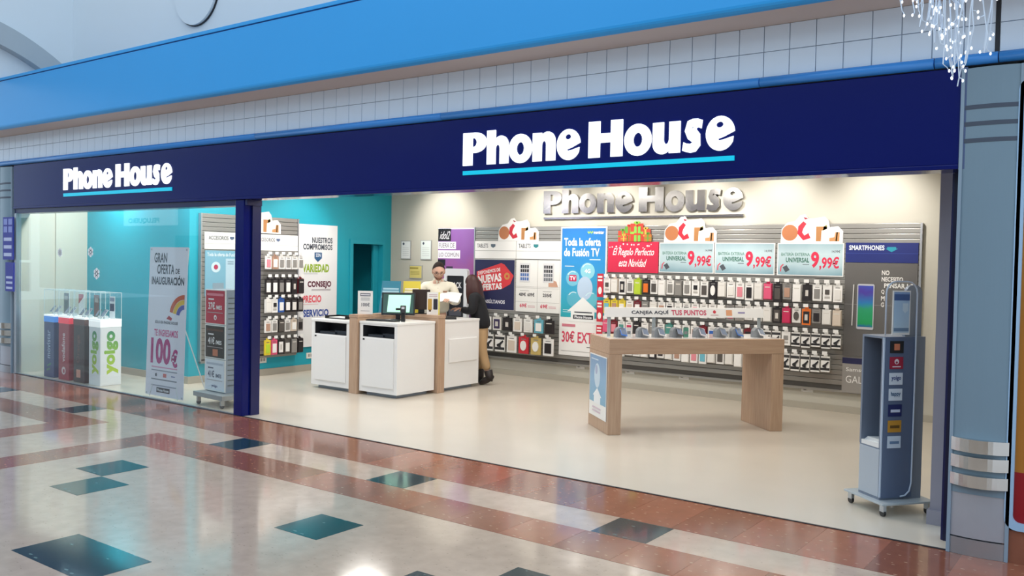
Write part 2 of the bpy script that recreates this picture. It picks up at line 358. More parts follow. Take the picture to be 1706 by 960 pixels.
# blue pipe moulding, tile band, soffit and big blue band
segs = [-15.5] + [on_y(u, 100, -.05).x for u in (425, 735, 1265, 1556, 1663)] + [.8]
tr = struct(MB().box(-15.5, .8, -.012, .19, 3.0, 3.07).build('trim_4', m_dark))
for a, b in zip(segs, segs[1:]):
    MB().tube([(a + .004, -.02, 3.038), (b - .004, -.02, 3.038)], .034, 14).build('pipe_length', m_blued, tr, True)
tw = struct(MB().box(-15.5, .8, .012, .2, 3.07, 3.45).build('wall_tile_band', m_grout))
tp = .181; tm = [MB().box(.003, tp - .003, 0, .014, 0, h, bev=.0015).mesh('tile') for h in (.171, .176)]
jx = on_y(1662, 60, 0).x
x = -14.6
while x < .6:
    if not (x < jx < x + tp):
        link('tile', tm[0], m_tilew, tw, loc=(x, 0, 3.076)); link('tile', tm[1], m_tilew, tw, loc=(x, 0, 3.252))
        x += tp
    else: x = jx + .012
MB().box(jx - .012, jx + .01, -.004, .012, 3.07, 3.43).build('joint_cover', m_dark, tw)
struct(MB().box(-15.5, .8, -.36, .2, 3.43, 3.47).build('wall_soffit', m_soffit))
bb = [(-.30, 3.44)] + [(-.36 - .05 * math.sin(R(a)), 3.48 - .05 * math.cos(R(a))) for a in (0, 25, 50, 70, 90)] + [(-.41, 4.075), (-.30, 4.075)]
mb = MB(); n = len(bb)
mb.add([(x, y, z) for x in (-16.5, 1.5) for y, z in bb], [tuple(range(n)), tuple(range(2 * n - 1, n - 1, -1))] + [(i + n, (i + 1) % n + n, (i + 1) % n, i) for i in range(n)])
gb = struct(mb.build('wall_blue_band', m_blue))
MB().box(-16.5, 1.5, -.40, -.30, 4.075, 4.088).build('shadow_gap', M('dark_blue_joint', '123f86', .5), gb)
MB().box(-16.5, 1.5, -.415, -.30, 4.088, 4.125, bev=.004).build('top_cap', m_blue, gb)

# atrium above the band
cx = on_y(122, 100, .6).x
struct(MB().box(cx, 4, .6, .8, 3.2, 10).build('wall_atrium', m_white))
struct(MB().box(cx - .2, cx, -9, .8, 4.13, 10).build('wall_atrium_end', m_white))
aw = bpy.data.objects.new('trim_5', None); COL.objects.link(aw); struct(aw)
p1, p2 = on_x(78, 113, cx), on_x(-4, 60, cx)
ac = []
for k in range(-3, 12):
    t = k / 5; ac.append((p1.y + (p2.y - p1.y) * t, p1.z + (p2.z - p1.z) * t + .10 * t * (1 - t)))
mb = MB()
for (a, b) in zip(ac, ac[1:]):
    mb.add([(cx + o, y, z + d) for o in (0, .16) for (y, z) in (a, b) for d in (-.15, .15)], [(0, 1, 3, 2), (4, 6, 7, 5), (0, 4, 5, 1), (2, 3, 7, 6), (0, 2, 6, 4), (1, 5, 7, 3)])
mb.build('arch_rib', M('grey_arch', 'aeb8bf', .7), aw)
lc = on_y(330, -15.6, .6); lr = (on_y(365.6, -15.6, .6) - lc).length
rl = thing('round_wall_fitting', 'large round disc with thin dark rim high on the white wall', 'wall fitting', lc)
MB().poly(disc(0, 0, lr * .97, None, 48), -.05, 0).build('cover', M('pale_disc', 'dfe6eb', .45), rl)
MB().poly(disc(0, 0, lr, None, 48), -.02, -.001, [list(reversed(disc(0, 0, lr * .982, None, 48)))]).build('rim', m_dark, rl)

# mall pillars with steel bands
def pillar(x0, x1, label, zs):
    p = thing('mall_pillar', label, 'pillar', ((x0 + x1) / 2, 0, 0)); w = (x1 - x0) / 2
    def seg(name, mat, z0, z1, out=0., k=.022):
        lo = [(w * (-1 + 2 * i / 12), -k * (1 - (-1 + 2 * i / 12) ** 2) - .02 - out) for i in range(13)] + [(w, .25), (-w, .25)]
        n = len(lo); MB().add([(a, b, z) for z in (z0, z1) for a, b in lo], [tuple(range(n - 1, -1, -1)), tuple(range(n, 2 * n))] + [(i, (i + 1) % n, (i + 1) % n + n, i + n) for i in range(n)]).build(name, mat, p)
    seg('plinth', m_alu, .002, zs['plinth']); seg('base_panel', M('brushed_base_panel', 'b9bac0', .35, .35, noise=.05, nscale=12), zs['plinth'] + .008, zs['bands'][0][0] - .05, -.004)
    seg('shaft', m_pillar, zs['bands'][0][0] - .05, 2.985)
    for a, b in zs['bands']: seg('steel_band', m_steel, a, b, .012, .06)
    for a in zs['grooves']: seg('groove_strip', M('dark_groove', '4b5362', .5), a - .013, a + .013, .002)
    MB().box(-w - .012, -w + .008, -.03, .02, .002, 2.985).box(w - .008, w + .012, -.03, .02, .002, 2.985).build('edge_profile', M('grey_blue_edge', '93a5b4', .4), p)
    return p
Zr = lambda v: on_y(1632, v, -.05).z
zs = dict(plinth=Zr(903), bands=[(Zr(813), Zr(793)), (Zr(783), Zr(762)), (Zr(755), Zr(733))], grooves=[Zr(233), Zr(205), Zr(177)])
pillar(-1.015, -.70, 'grey-blue rounded mall pillar beside the entrance, in full view', zs)
pl = pillar(-13.76, -13.38, 'narrow grey mall pillar with posters at the far left edge', zs)
for u0, u1, v0, v1, nm in ((5, 21, 362, 433, 'tall'), (9, 22, 437, 486, 'short')):
    a, b = on_y(u0, v0, -.1), on_y(u1, v1, -.1)
    t = thing('pillar_poster', nm + ' blue and white notice stuck on the far left pillar', 'poster', (a.x, -.1, b.z)); w, h = b.x - a.x, a.z - b.z
    BX('sheet', C('3a3f9e'), t, 0, w, 0, .02, 0, h)
    for k in range(3): strip(t, 'print_panel', C('c9cfee'), w * .1, w * .9, h * (.08 + .18 * k), h * (.16 + .18 * k))
    if nm == 'tall':
        for k in range(2):
            for j in range(2): strip(t, 'print_panel', C('8f98d8'), w * (.08 + .48 * k), w * (.46 + .48 * k), h * (.64 + .18 * j), h * (.78 + .18 * j))
# neighbouring shops at the frame's edges
a, b = on_y(1688, 440, -.02), on_y(1697, 880, -.02)
nb = thing('neighbour_display', 'orange and red lit panel in rounded pale blue frame at right edge', 'display panel', (a.x, 0, 0))
zb, zt, zm = on_y(1690, 884, -.02).z, 2.9, on_y(1702, 789, -.02).z
fo = .045
MB().poly(rrect(0, 1.6, zb, zt, .07), -.03, .1, [list(reversed(rrect(fo, 1.6 - fo, zb + fo, zt - fo, .04)))]).build('frame', M('pale_blue_frame', 'a9c8e4', .35), nb)
BX('upper_panel', C('b8762a', .3), nb, fo * .8, 1.6 - fo * .8, -.005, .1, zm, zt - fo * .8)
BX('lower_panel', C('9c1420', .3), nb, fo * .8, 1.6 - fo * .8, -.005, .1, zb + fo * .8, zm)
struct(MB().box(a.x - .01, 2, -.01, .2, 0, zb - .005).build('wall_plinth_right', m_brown))
struct(MB().box(a.x - .02, 2, .1, .3, 0, 3.1).build('wall_neighbour_right', m_greige))
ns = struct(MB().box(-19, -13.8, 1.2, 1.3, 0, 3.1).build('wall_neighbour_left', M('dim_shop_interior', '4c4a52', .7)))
for k in range(9): MB().box(-18.5, -13.85, 1.0, 1.2, .3 + .27 * k, .33 + .27 * k).build('shelf', C('9aa2b4'), ns)
struct(MB().box(-19, -13.72, 0, .2, 2.45, 3.0).build('wall_neighbour_fascia', C('8d99a5')))
# opposite side of the mall, seen only as reflections
wo = struct(MB().box(-46, 8, -16.2, -16, 0, 7).build('wall_opposite', M('opposite_wall', 'bfc4c4', .7)))
for x in (-34, -27, -13, -6, 1): MB().box(x, x + 5.2, -15.99, -15.9, 0, 2.6).build('shop_opening', C('6d675f'), wo)

a, b = on_y(205, 349, 15.85), on_y(291, 375, 15.85)
t = thing('opposite_shop_sign', 'backlit white sign across the mall, seen mirrored in the window glass', 'sign', (b.x, -15.85, b.z), R(180)); w, h = b.x - a.x, a.z - b.z
m_bs = M('backlit_sign', 'e6f2f4', .5, emit=.9)
BX('box', m_bs, t, 0, w, 0, .12, 0, h); text(t, 'PELUQUERO', w * .30, h * .10, w * .60, h * .34, C('4f6f7c'), -.004, .03)
# ================================================================== the house lettering
def stroke(path, w):
    L, Q = [], []
    for i, p in enumerate(path):
        a, b = Vector(path[max(i - 1, 0)]), Vector(path[min(i + 1, len(path) - 1)]); t = (b - a).normalized(); n = Vector((-t.y, t.x))
        ww = w[i] if isinstance(w, list) else w
        L.append(tuple(Vector(p) + n * ww / 2)); Q.append(tuple(Vector(p) - n * ww / 2))
    return L + Q[::-1]
def arch_letter(asc):
    o = [(0, 0), (0, asc), (.40, asc), (.40, .75)] + arc(.66, .56, .34, .28, 125, 0, 8) + [(1, 0), (.60, 0), (.60, .46)] + arc(.5, .46, .10, .12, 0, 180, 6) + [(.40, 0)]
    return o, []
G = {}
G['P'] = ([(0, 0), (0, 1)] + arc(.52, .69, .48, .31, 90, -90, 12) + [(.40, .38), (.40, 0)], [[(.40, .56), (.40, .83)] + arc(.45, .695, .14, .135, 90, -90, 6)])
G['h'] = arch_letter(1.02); G['n'] = arch_letter(.82)
G['o'] = (disc(.5, .41, .5, .43, 28), [disc(.5, .41, .17, .19, 16)])
G['e'] = (arc(.5, .42, .5, .44, 5, 330, 28) + [(.955, .33), (.60, .255), (.46, .245), (.42, .285), (.62, .33)], [disc(.48, .64, .13, .075, 12)])
G['H'] = ([(0, 0), (0, 1), (.34, 1), (.34, .655), (.66, .655), (.66, 1), (1, 1), (1, 0), (.66, 0), (.66, .40), (.34, .40), (.34, 0)], [])
un, _ = arch_letter(.82); G['u'] = ([(1 - x, .82 - z) for x, z in un], [])
G['s'] = (stroke([(.93, .69), (.74, .73), (.52, .73), (.33, .68), (.29, .58), (.38, .49), (.56, .42), (.70, .33), (.72, .22), (.60, .12), (.40, .09), (.20, .11), (.05, .15)],
                 [.22, .22, .23, .27, .33, .37, .38, .37, .33, .27, .23, .22, .22]), [])
POS = [('P', 0, .1037), ('h', .1061, .1978), ('o', .2002, .2948), ('n', .2984, .3877), ('e', .3941, .4838), ('H', .5142, .6364), ('o', .6428, .7361), ('u', .7405, .8306), ('s', .8366, .9035), ('e', .9119, 1.)]
def house_sign(label, loc, w, cap, mat, barmat, gap, barh, depth, kind='shop_sign', even=None):
    t = thing(kind, label, 'sign', loc)
    for c, a, b in POS:
        lo, ho = G[c]; fx = lambda p: ((a + p[0] * (b - a)) * w, p[1] * cap)
        MB().poly([fx(p) for p in lo], -depth, 0, [[fx(p) for p in h] for h in ho]).build('letter', mat, t)
    BX('underline_bar', barmat, t, 0, w, -depth * .8, 0, -gap - barh, -gap)
    return t
m_lit = M('lit_white_acrylic', 'f6fbff', .3, emit=1.0)
m_cyan = M('lit_cyan_acrylic', '00b9d6', .3, emit=.55)
house_sign('large illuminated white shop sign with cyan underline over the entrance', (-4.974, -.021, 2.584), 2.497, .284, m_lit, m_cyan, .046, .035, .012)
house_sign('smaller-looking illuminated white shop sign above the left display window', (-11.9, -.021, 2.596), 2.51, .282, m_lit, m_cyan, .044, .042, .012)
m_mir = M('satin_mirror_steel', 'b4b2af', .2, 1.)
p, q = on_y(908, 356.5, BACK), on_y(1240, 350, BACK)
house_sign('mirror-steel wall sign with underline on the back wall', (p.x, BACK - .002, p.z), q.x - p.x, .335, m_mir, m_mir, .055, .03, .045, 'wall_sign')
# ================================================================== back wall: slat wall, posters, hanging packs
m_slat = M('satin_grey_slat', 'a09e99', .35, .55, noise=.03, nscale=4)
m_slatb = M('slat_groove', '55524e', .6)
m_wcard = M('white_board', 'f0efec', .45)
XM = [-8.76, -7.95, -7.14, -6.345, -5.54, -4.735, -3.92, -3.075, -2.24]
FY = 4.90
def slat_wall(label, loc, rz, w, z0, z1):
    t = thing('slat_wall', label, 'slat wall', (loc[0], loc[1], z0), rz); h = z1 - z0; n = int(h / .061)
    BX('backing', m_slatb, t, 0, w, .018, .045, 0, h)
    me = MB().box(0, w, 0, .02, 0, .055, bev=.004).mesh('slat')
    for k in range(n): link('slat', me, m_slat, t, loc=(0, 0, h - .061 * (k + 1) + .003))
    for x in (-.022, w): BX('end_profile', m_alu, t, x, x + .022, -.012, .047, 0, h)
    BX('bottom_rail', m_slat, t, 0, w, -.006, .045, -.03, 0)
    return t
sw = slat_wall('long grey slat wall covering the back of the shop', (XM[0], FY), 0, XM[8] - XM[0], .28, 2.29)
swl = slat_wall('grey slat wall on the turquoise side wall', (LEFTX + .05, 1.21), R(90), 1.66, .30, 2.34)

def hook(parent, x, z, tagmat):
    h = MB().tube([(x, .0, z + .012), (x, -.14, z + .012), (x, -.155, z + .03)], .0025, 5).build('hook', m_alu, parent)
    MB().box(x - .03, x + .03, -.162, -.158, z + .012, z + .052).build('price_tag', m_wcard, h)
PK = {}
def pack(kind, w, h, label, loc, rz, group, col, win):
    t = thing('hanging_pack', label, 'accessory pack', loc, rz, group)
    def part(nm, mat, b, bev=0.):
        k = (nm, tuple(round(q, 4) for q in b), mat.name)
        if k not in PK: PK[k] = MB().box(*b, bev=bev).mesh(nm)
        return link(nm, PK[k], mat, t)
    bm = C(col, .4); wm = C(win, .35); x = w / 2
    part('card', bm, (-x, x, -.012, .012, 0, h), .002)
    part('hang_tab', bm, (-w * .22, w * .22, -.002, .002, h, h + .03))
    if kind == 'phone':
        part('product', wm, (-x * .66, x * .66, -.02, -.012, h * .14, h * .74), .002); part('print_line', C('6b6a68'), (-x * .5, x * .5, -.0128, -.012, h * .83, h * .87))
    elif kind == 'box':
        part('product', wm, (-x * .92, x * .92, -.03, -.012, h * .04, h * .96), .003)
        part('print_line', C('d8d4cc'), (-x * .6, x * .6, -.0308, -.03, h * .74, h * .80))
    elif kind == 'frame':
        part('product', wm, (-x * .72, x * .72, -.016, -.012, h * .12, h * .84), .002); part('print_line', C('cfcac2'), (-x * .34, x * .34, -.018, -.016, h * .3, h * .66))
    elif kind == 'car':
        part('upper_print', C('2b2b2d'), (-x, x, -.0128, -.012, h * .02, h * .26)); part('foot_print', C('f0eeea'), (-x, x, -.0134, -.0128, h * .02, h * .10)); part('top_print', C('38383a'), (-x, x, -.0128, -.012, h * .74, h * .90))
        k = ('mount', w, h)
        if k not in PK: PK[k] = MB().poly([(-x * .5, h * .30), (x * .25, h * .26), (x * .2, h * .4), (x * .8, h * .62), (x * .66, h * .70), (0, h * .52), (-x * .6, h * .42)], -.022, -.012).mesh('product')
        link('product', PK[k], C('26262a'), t)
    elif kind == 'round':
        k = ('round', w, h)
        if k not in PK: PK[k] = MB().poly(disc(0, h * .48, x * .62, h * .3, 16), -.022, -.012).mesh('product')
        link('product', PK[k], wm, t); part('print_line', C('8a8886'), (-x * .5, x * .5, -.0128, -.012, h * .85, h * .9))
    elif kind == 'small':
        part('product', wm, (-x * .5, x * .5, -.022, -.012, h * .42, h * .72), .002); part('print_line', C('b5b1ab'), (-x * .6, x * .6, -.0128, -.012, h * .15, h * .3))
    return t
CN = {'f1efeb': 'white', 'e6e3dd': 'off-white', '2a2628': 'black', 'e05a7e': 'pink', 'c8305a': 'crimson', 'b9d23c': 'lime green', 'e8cf3a': 'yellow', 'e8762a': 'orange', '7a1a26': 'dark red', '4f8f86': 'sea green', '8d8a86': 'grey', '55504c': 'dark grey', '6db6c9': 'light blue', 'b58f7a': 'tan', 'd8c9b8': 'beige', '2f5fb0': 'blue', '3a2f55': 'dark purple', 'e08a96': 'rose', 'd0303c': 'red', 'c9b06a': 'mustard'}
KN = {'phone': 'pack showing %s phone case', 'box': 'box with %s front', 'frame': 'pack framing %s product', 'car': 'pack with %s car mount', 'round': 'pack with round %s item', 'small': 'pack with small %s item'}
A, B_, K_, P_, CR_, L_, Y_, O_, DR, SG, G_, DG, LB, TN, BE, BL, PU, RO, RD = 'f1efeb', 'e6e3dd', '2a2628', 'e05a7e', 'c8305a', 'b9d23c', 'e8cf3a', 'e8762a', '7a1a26', '4f8f86', '8d8a86', '55504c', '6db6c9', 'b58f7a', 'd8c9b8', '2f5fb0', '3a2f55', 'e08a96', 'd0303c'
CAR = ('car', A, K_)
rows = {
 'top row': (1.575, .21, [('small', A, DG), ('box', BE, B_), ('frame', A, K_), ('phone', A, G_), ('box', L_, L_), ('phone', K_, O_), ('phone', A, DG), ('box', A, A), ('phone', A, G_), ('box', G_, G_), ('phone', A, G_), ('small', A, K_), ('phone', A, DG), ('round', K_, A), ('box', A, B_), ('phone', A, B_), ('phone', A, RO), ('phone', A, K_), ('box', A, B_), ('box', CR_, P_), ('phone', K_, DG), ('phone', G_, TN), ('box', A, A), ('frame', K_, K_), ('phone', A, G_), ('small', A, DG), ('phone', A, B_)]),
 'second row': (1.278, .185, [('phone', Y_, LB), ('phone', Y_, TN), ('phone', Y_, B_), ('phone', A, BE), ('phone', DR, A), ('box', G_, G_), ('box', A, B_), ('phone', A, TN), ('phone', A, K_), ('small', A, G_), ('phone', A, K_), ('phone', A, RO), ('phone', A, DG), ('phone', A, DR), ('box', A, A), ('phone', G_, P_), ('box', B_, G_), ('phone', A, B_), ('box', A, A), ('box', A, B_), ('frame', K_, DG), ('box', CR_, CR_), ('round', B_, DG), ('frame', O_, K_), ('phone', G_, K_), ('box', A, B_), ('box', BE, BE), ('phone', A, BE)][:27]),
 'third row': (.985, .18, [('box', P_, P_), ('phone', DR, RO), ('phone', A, SG), ('phone', A, CR_), ('box', K_, K_), ('phone', A, B_), ('box', G_, G_), ('phone', A, G_), ('box', SG, SG), ('box', A, A), ('phone', A, B_), ('phone', A, TN), ('box', DR, DR), ('phone', A, BL), ('box', A, B_), ('phone', A, G_), ('small', A, K_), ('frame', DR, K_), CAR, CAR, CAR, ('small', A, G_), CAR, CAR, CAR, CAR, CAR]),
 'bottom row': (.715, .21, [('box', A, B_), ('phone', A, DG), ('box', A, A), ('phone', A, K_), ('phone', A, DG), ('box', A, A), ('phone', K_, A), ('phone', A, K_), ('box', A, B_), ('phone', A, TN), ('box', A, A), ('phone', A, RO), ('phone', A, LB), ('box', A, B_), ('phone', A, DG), ('box', A, B_), ('box', A, A), ('phone', A, G_), ('box', A, B_), CAR, CAR, CAR, CAR, CAR, CAR, CAR]),
}
n = 27; px = (3.17) / (n - 1)
for rn, (zt, h, items) in rows.items():
    i0 = 0
    for i, (k, c, wc) in enumerate(items):
        x = -6.28 + px * i; hh = h * random.uniform(.9, 1.08)
        hook(sw, x - XM[0], zt - .30, m_wcard)
        if rn == 'bottom row' and i < 5: pass
        pack(k, .105, hh, '%s %s, %s in %s of long slat wall' % (CN[c], KN[k] % CN[wc], ORD[i], rn), (x, FY - .115, zt - .03 - hh), 0, 'hanging packs on the long slat wall', c, wc)
trow = [('upper row under tablet posters', .93, .20, [('small', A, K_), ('phone', A, K_), ('frame', B_, PU), ('frame', K_, K_), ('phone', A, BE), ('phone', A, B_), ('phone', LB, A), ('box', K_, K_)]),
        ('lower row under tablet posters', .655, .25, [('small', A, K_), ('car', A, K_), ('car', A, K_), ('phone', A, BE), ('round', RD, A), ('round', 'c9b06a', A), ('phone', A, K_)])]
for rn, zt, h, items in trow:
    pitch = 1.56 / len(items)
    for i, (k, c, wc) in enumerate(items):
        x = -8.66 + pitch * (i + .3); hook(sw, x - XM[0], zt - .30, m_wcard)
        pack(k, pitch * .8, h, '%s %s, %s in %s' % (CN[c], KN[k] % CN[wc], ORD[i], rn), (x, FY - .115, zt - .03 - h), 0, 'tablet accessories on the slat wall', c, wc)
lrow = [('top row', 1.80, .19, [('phone', A, RO), ('phone', TN, A), ('phone', A, G_), ('phone', A, G_), ('phone', A, G_), ('phone', A, G_)]),
        ('second row', 1.47, .23, [('phone', K_, A), ('phone', K_, A), ('phone', K_, G_), ('phone', K_, A), ('frame', K_, K_), ('box', DR, K_)]),
        ('third row', 1.17, .20, [('box', A, B_), ('small', A, K_), ('phone', BL, A), ('phone', K_, A), ('phone', K_, B_), ('phone', K_, G_)]),
        ('fourth row', .86, .18, [('phone', A, TN), ('phone', A, G_), ('box', K_, DG), ('phone', A, G_), ('phone', BE, A), ('phone', G_, K_)]),
        ('bottom row', .57, .22, [('phone', Y_, L_), ('phone', P_, A), ('frame', K_, A), ('phone', DG, A), ('box', DG, G_), ('box', K_, K_)])]
for rn, zt, h, items in lrow:
    for i, (k, c, wc) in enumerate(items):
        y = 2.24 + .12 * i; hook(swl, y - 1.21, zt - .32, m_wcard)
        pack(k, .105, h, '%s %s, %s in %s of side slat wall' % (CN[c], KN[k] % CN[wc], ORD[i], rn), (LEFTX + .05 + .115, y, zt - .03 - h), R(90), 'packs on the side slat wall', c, wc)
for i, (y, zt, k, c, wc, w_) in enumerate(((1.33, 1.17, 'box', A, B_, 'upper white'), (1.45, .86, 'box', P_, A, 'middle pink'), (1.34, .57, 'phone', A, RO, 'lower white'), (1.50, .57, 'box', P_, A, 'lower pink'))):
    hook(swl, y - 1.21, zt - .32, m_wcard)
    pack(k, .105, .2, '%s pack on the side slat wall seen behind the poster trolley' % w_, (LEFTX + .05 + .115, y, zt - .23), R(90), 'packs on the side slat wall', c, wc)

# ---- posters and headers
def board(name, label, cat, x0, z0, w, h, mat, y=FY - .002, rz=0., th=.012, bname='panel', X=None, group=None):
    t = thing(name, label, cat, (x0, y, z0) if X is None else (X, x0, z0), rz, group)
    BX(bname, mat, t, 0, w, -th, 0, 0, h); t['_f'] = -th - .0015
    return t
def lines(t, mat, x0, x1, zs, hgt=.006, f=None):
    for z in zs: strip(t, 'small_print', mat, x0, x1, z, z + hgt, t['_f'] if f is None else f)
def shield(t, x, z, s, mat): return shape(t, 'shield_mark', mat, [(x - s, z + s * .5), (x - s, z - s * .25), (x, z - s * .8), (x + s, z - s * .25), (x + s, z + s * .5)], t['_f'])
dkt = C('3c3f48')
for k in (0, 1):
    t = board('shelf_header', ('left' if k == 0 else 'right') + ' white header board for tablets above the posters', 'header board', XM[k] + .005, 1.80, .80, .27, m_wcard)
    text(t, 'TABLETS', .04, .165, .22, .065, dkt, t['_f'], .01); shield(t, .36, .20, .045, C('5a6a78' if k == 0 else '2f7f86'))
    strip(t, 'seam_line', C('a8a6a2'), 0, .80, .118, .124, t['_f'])
t = board('offer_poster', 'dark navy poster with big red price tag announcing new offers', 'poster', XM[0] + .01, 1.01, .77, .77, C('20234f'))
f = t['_f']; BX('poster_frame', C('c9c8c4'), t, -.01, .78, -.006, .001, -.012, .782)
MB().poly([(.04, .58), (.52, .72), (.58, .70), (.76, .53), (.70, .40), (.54, .32), (.08, .26), (.05, .30)], f - .001, f).build('red_tag', C('d6383f'), t)
MB().poly(disc(.635, .52, .055, .055, 18), f - .002, f - .001, [list(reversed(disc(.635, .52, .022, None, 18)))]).build('tag_eyelet', C('c98a4a'), t)
text(t, 'DISPONEMOS DE', .07, .525, .44, .055, C('f4f2f0'), f - .0025, .02, turn=.16, slant=.1)
text(t, 'NUEVAS', .08, .385, .46, .13, C('f4f2f0'), f - .0025, .05, turn=.12)
text(t, 'OFERTAS', .085, .28, .46, .10, C('f4f2f0'), f - .0025, .05, turn=.08)
text(t, 'CONSÚLTANOS', .10, .09, .50, .07, C('e8e6ee'), f, .03)
t = board('price_poster', 'white poster with two tablet pictures and prices', 'poster', XM[1] + .005, 1.0, .80, .785, M('white_poster', 'e9e8e4', .35))
f = t['_f']
strip(t, 'grid_line', C('b4b2ae'), .398, .404, 0, .785, f)
for z in (.15, .36, .38): strip(t, 'grid_line', C('b4b2ae'), 0, .80, z, z + .004, f)
for x, c1, c2 in ((.07, '23252e', '4a6fae'), (.50, '35353a', '6a6e74')):
    MB().poly(rrect(x, x + .19, .45, .74, .012), f - .003, f).build('tablet_picture', C('d8d8da'), t)
    for i in range(4):
        for j in range(4): strip(t, 'icon_block', C(c1 if j > 1 else c2), x + .018 + .04 * i, x + .05 + .04 * i, .475 + .062 * j, .522 + .062 * j, f - .004)
shape(t, 'hand_picture', C('c79a82'), [(.60, .39), (.77, .39), (.74, .47), (.66, .50), (.60, .47)], f)
text(t, '489€', .06, .235, .13, .055, C('3a3a3e'), f, .03); text(t, '609€', .22, .235, .13, .055, C('3a3a3e'), f, .03); text(t, '235€', .50, .235, .16, .055, C('3a3a3e'), f, .03)
text(t, '69€', .08, .065, .13, .06, C('cf3558'), f, .03); text(t, '69€', .46, .065, .13, .06, C('cf3558'), f, .03)
lines(t, C('8a8886'), .08, .25, (.315,)); lines(t, C('8a8886'), .5, .66, (.315,)); lines(t, C('c97a8a'), .23, .36, (.09, .07)); lines(t, C('c97a8a'), .61, .74, (.09, .07))
# tall blue TV poster
t = board('tall_poster', 'tall blue and white television offer poster with glass bubbles', 'poster', -7.14, .40, .78, 1.88, m_wcard)
f = t['_f']
MB().add([(.02, f, .56), (.76, f, .56), (.76, f, 1.86), (.02, f, 1.86)], [(0, 1, 2, 3)]).build('blue_print', gradient_mat('tv_poster_blue', [(0, '2fa9b6'), (.25, '39a7c9'), (.6, '2e8fd0'), (1, '2273bd')], 2, .56, 1.86, noise=.08), t)
f -= .001
text(t, 'movistar', .56, 1.775, .17, .045, C('f2f6fa'), f, .02); shape(t, 'brand_mark', C('9fce3c'), stroke([(.46, 1.81), (.48, 1.785), (.50, 1.81), (.52, 1.785), (.545, 1.812)], .02), f)
text(t, 'Toda la oferta', .06, 1.60, .62, .12, C('f2f6fa'), f, .03); text(t, 'de Fusión TV', .06, 1.45, .60, .12, C('f2f6fa'), f, .03)
for x, z, r, c, s in ((.22, 1.13, .115, '79c3dc', 'TV'), (.47, 1.24, .12, '8fd0e0', '4G'), (.24, .83, .115, '5fb4cc', ''), (.53, .83, .115, '6ac0d2', '')):
    shape(t, 'bubble', C(c, .25), disc(x, z, r, None, 28), f); shape(t, 'bubble_shine', C('cfeaf2'), arc(x, z, r * .9, r * .9, 60, 150, 8) + arc(x, z + .01, r * .72, r * .72, 150, 60, 8), f - .0006)
    if s == 'TV': shape(t, 'bubble_badge', C('c6305c'), rrect(x - .065, x + .065, z - .045, z + .05, .015), f - .0006)
    if s: text(t, s, x - .05, z - .03, .1, .06, C('f4f6f8'), f - .0014, .04)
shape(t, 'bubble', C('b9cfe6'), disc(.43, .99, .13, .17, 28), f - .0004)
lines(t, C('d5e8f2'), .08, .24, (1.30,), .012, f); lines(t, C('d5e8f2'), .50, .68, (1.40,), .012, f); lines(t, C('bfe0e8'), .06, .22, (.66, .63), .01, f)
shape(t, 'house_arrow', C('eef0ee'), [(.16, .52), (.20, .52), (.20, .65), (.14, .65), (.40, .86), (.68, .65), (.60, .65), (.60, .52), (.64, .52), (.64, .50), (.16, .50)], f - .0008)
strip(t, 'name_plate', C('2c2e36'), .24, .58, .54, .60, f - .0016); text(t, 'Phone House', .265, .55, .29, .04, C('eef0f2'), f - .0022, .03); lines(t, C('55585e'), .26, .56, (.63,), .018, f - .0016)
text(t, '30€ EXTRA', .05, .19, .70, .17, C('d6405e'), f, .02); lines(t, C('d07a8a'), .05, .28, (.42,), .04, f); lines(t, C('6a6866'), .48, .74, (.13,), .012, f)
lines(t, C('b4b2ae'), .04, .55, (.06,), .008, f)
# red christmas poster and gift pile
t = board('gift_poster', 'crimson christmas gift poster with white script', 'poster', XM[3] + .005, 1.635, .79, .43, C('cf2348'))
f = t['_f']; text(t, 'El Regalo Perfecto', .07, .21, .64, .13, C('fbeff0'), f, .012, slant=.25); text(t, 'esta Navidad', .17, .08, .42, .11, C('fbeff0'), f, .012, slant=.25)
rnd = random.Random(3)
for k in range(16):
    x = rnd.uniform(.02, .77); shape(t, 'snow_dot', C('f6e4e6'), disc(x, .40 - rnd.random() * .06 * (1 if abs(x - .4) > .15 else .3), .007 + rnd.random() * .007, None, 8), f)
t = thing('gift_cutout', 'cut-out pile of red and green wrapped gifts above the crimson poster', 'cutout', (XM[3] + .16, FY - .004, 2.067))
for k, (x, w, h, c1, c2, y) in enumerate(((.0, .15, .15, 'c8452e', '6a9a34', 0), (.11, .13, .21, '5f9a30', 'c83a2a', .003), (.20, .20, .25, 'c43a26', '8cbf3e', .008), (.26, .10, .21, '7ec24a', 'c43a26', .012), (.36, .15, .17, 'c8452e', 'd7b04a', .006), (.42, .11, .10, 'b9742e', '6a9a34', .012), (.05, .10, .08, 'd0553a', 'e0b84a', .014))):
    g = BX('gift_box', C(c1), t, x, x + w, -.008 - y, -y, 0, h)
    MB().box(x + w * .4, x + w * .58, -.0095 - y, -.008 - y, 0, h).box(x, x + w, -.0092 - y, -.008 - y, h * .42, h * .55).build('ribbon', C(c2), g)
    MB().poly(disc(x + w * .4, h + .012, w * .16, .018, 10), -.008 - y, -y).poly(disc(x + w * .6, h + .012, w * .16, .018, 10), -.008 - y, -y).build('bow', C(c2), g)
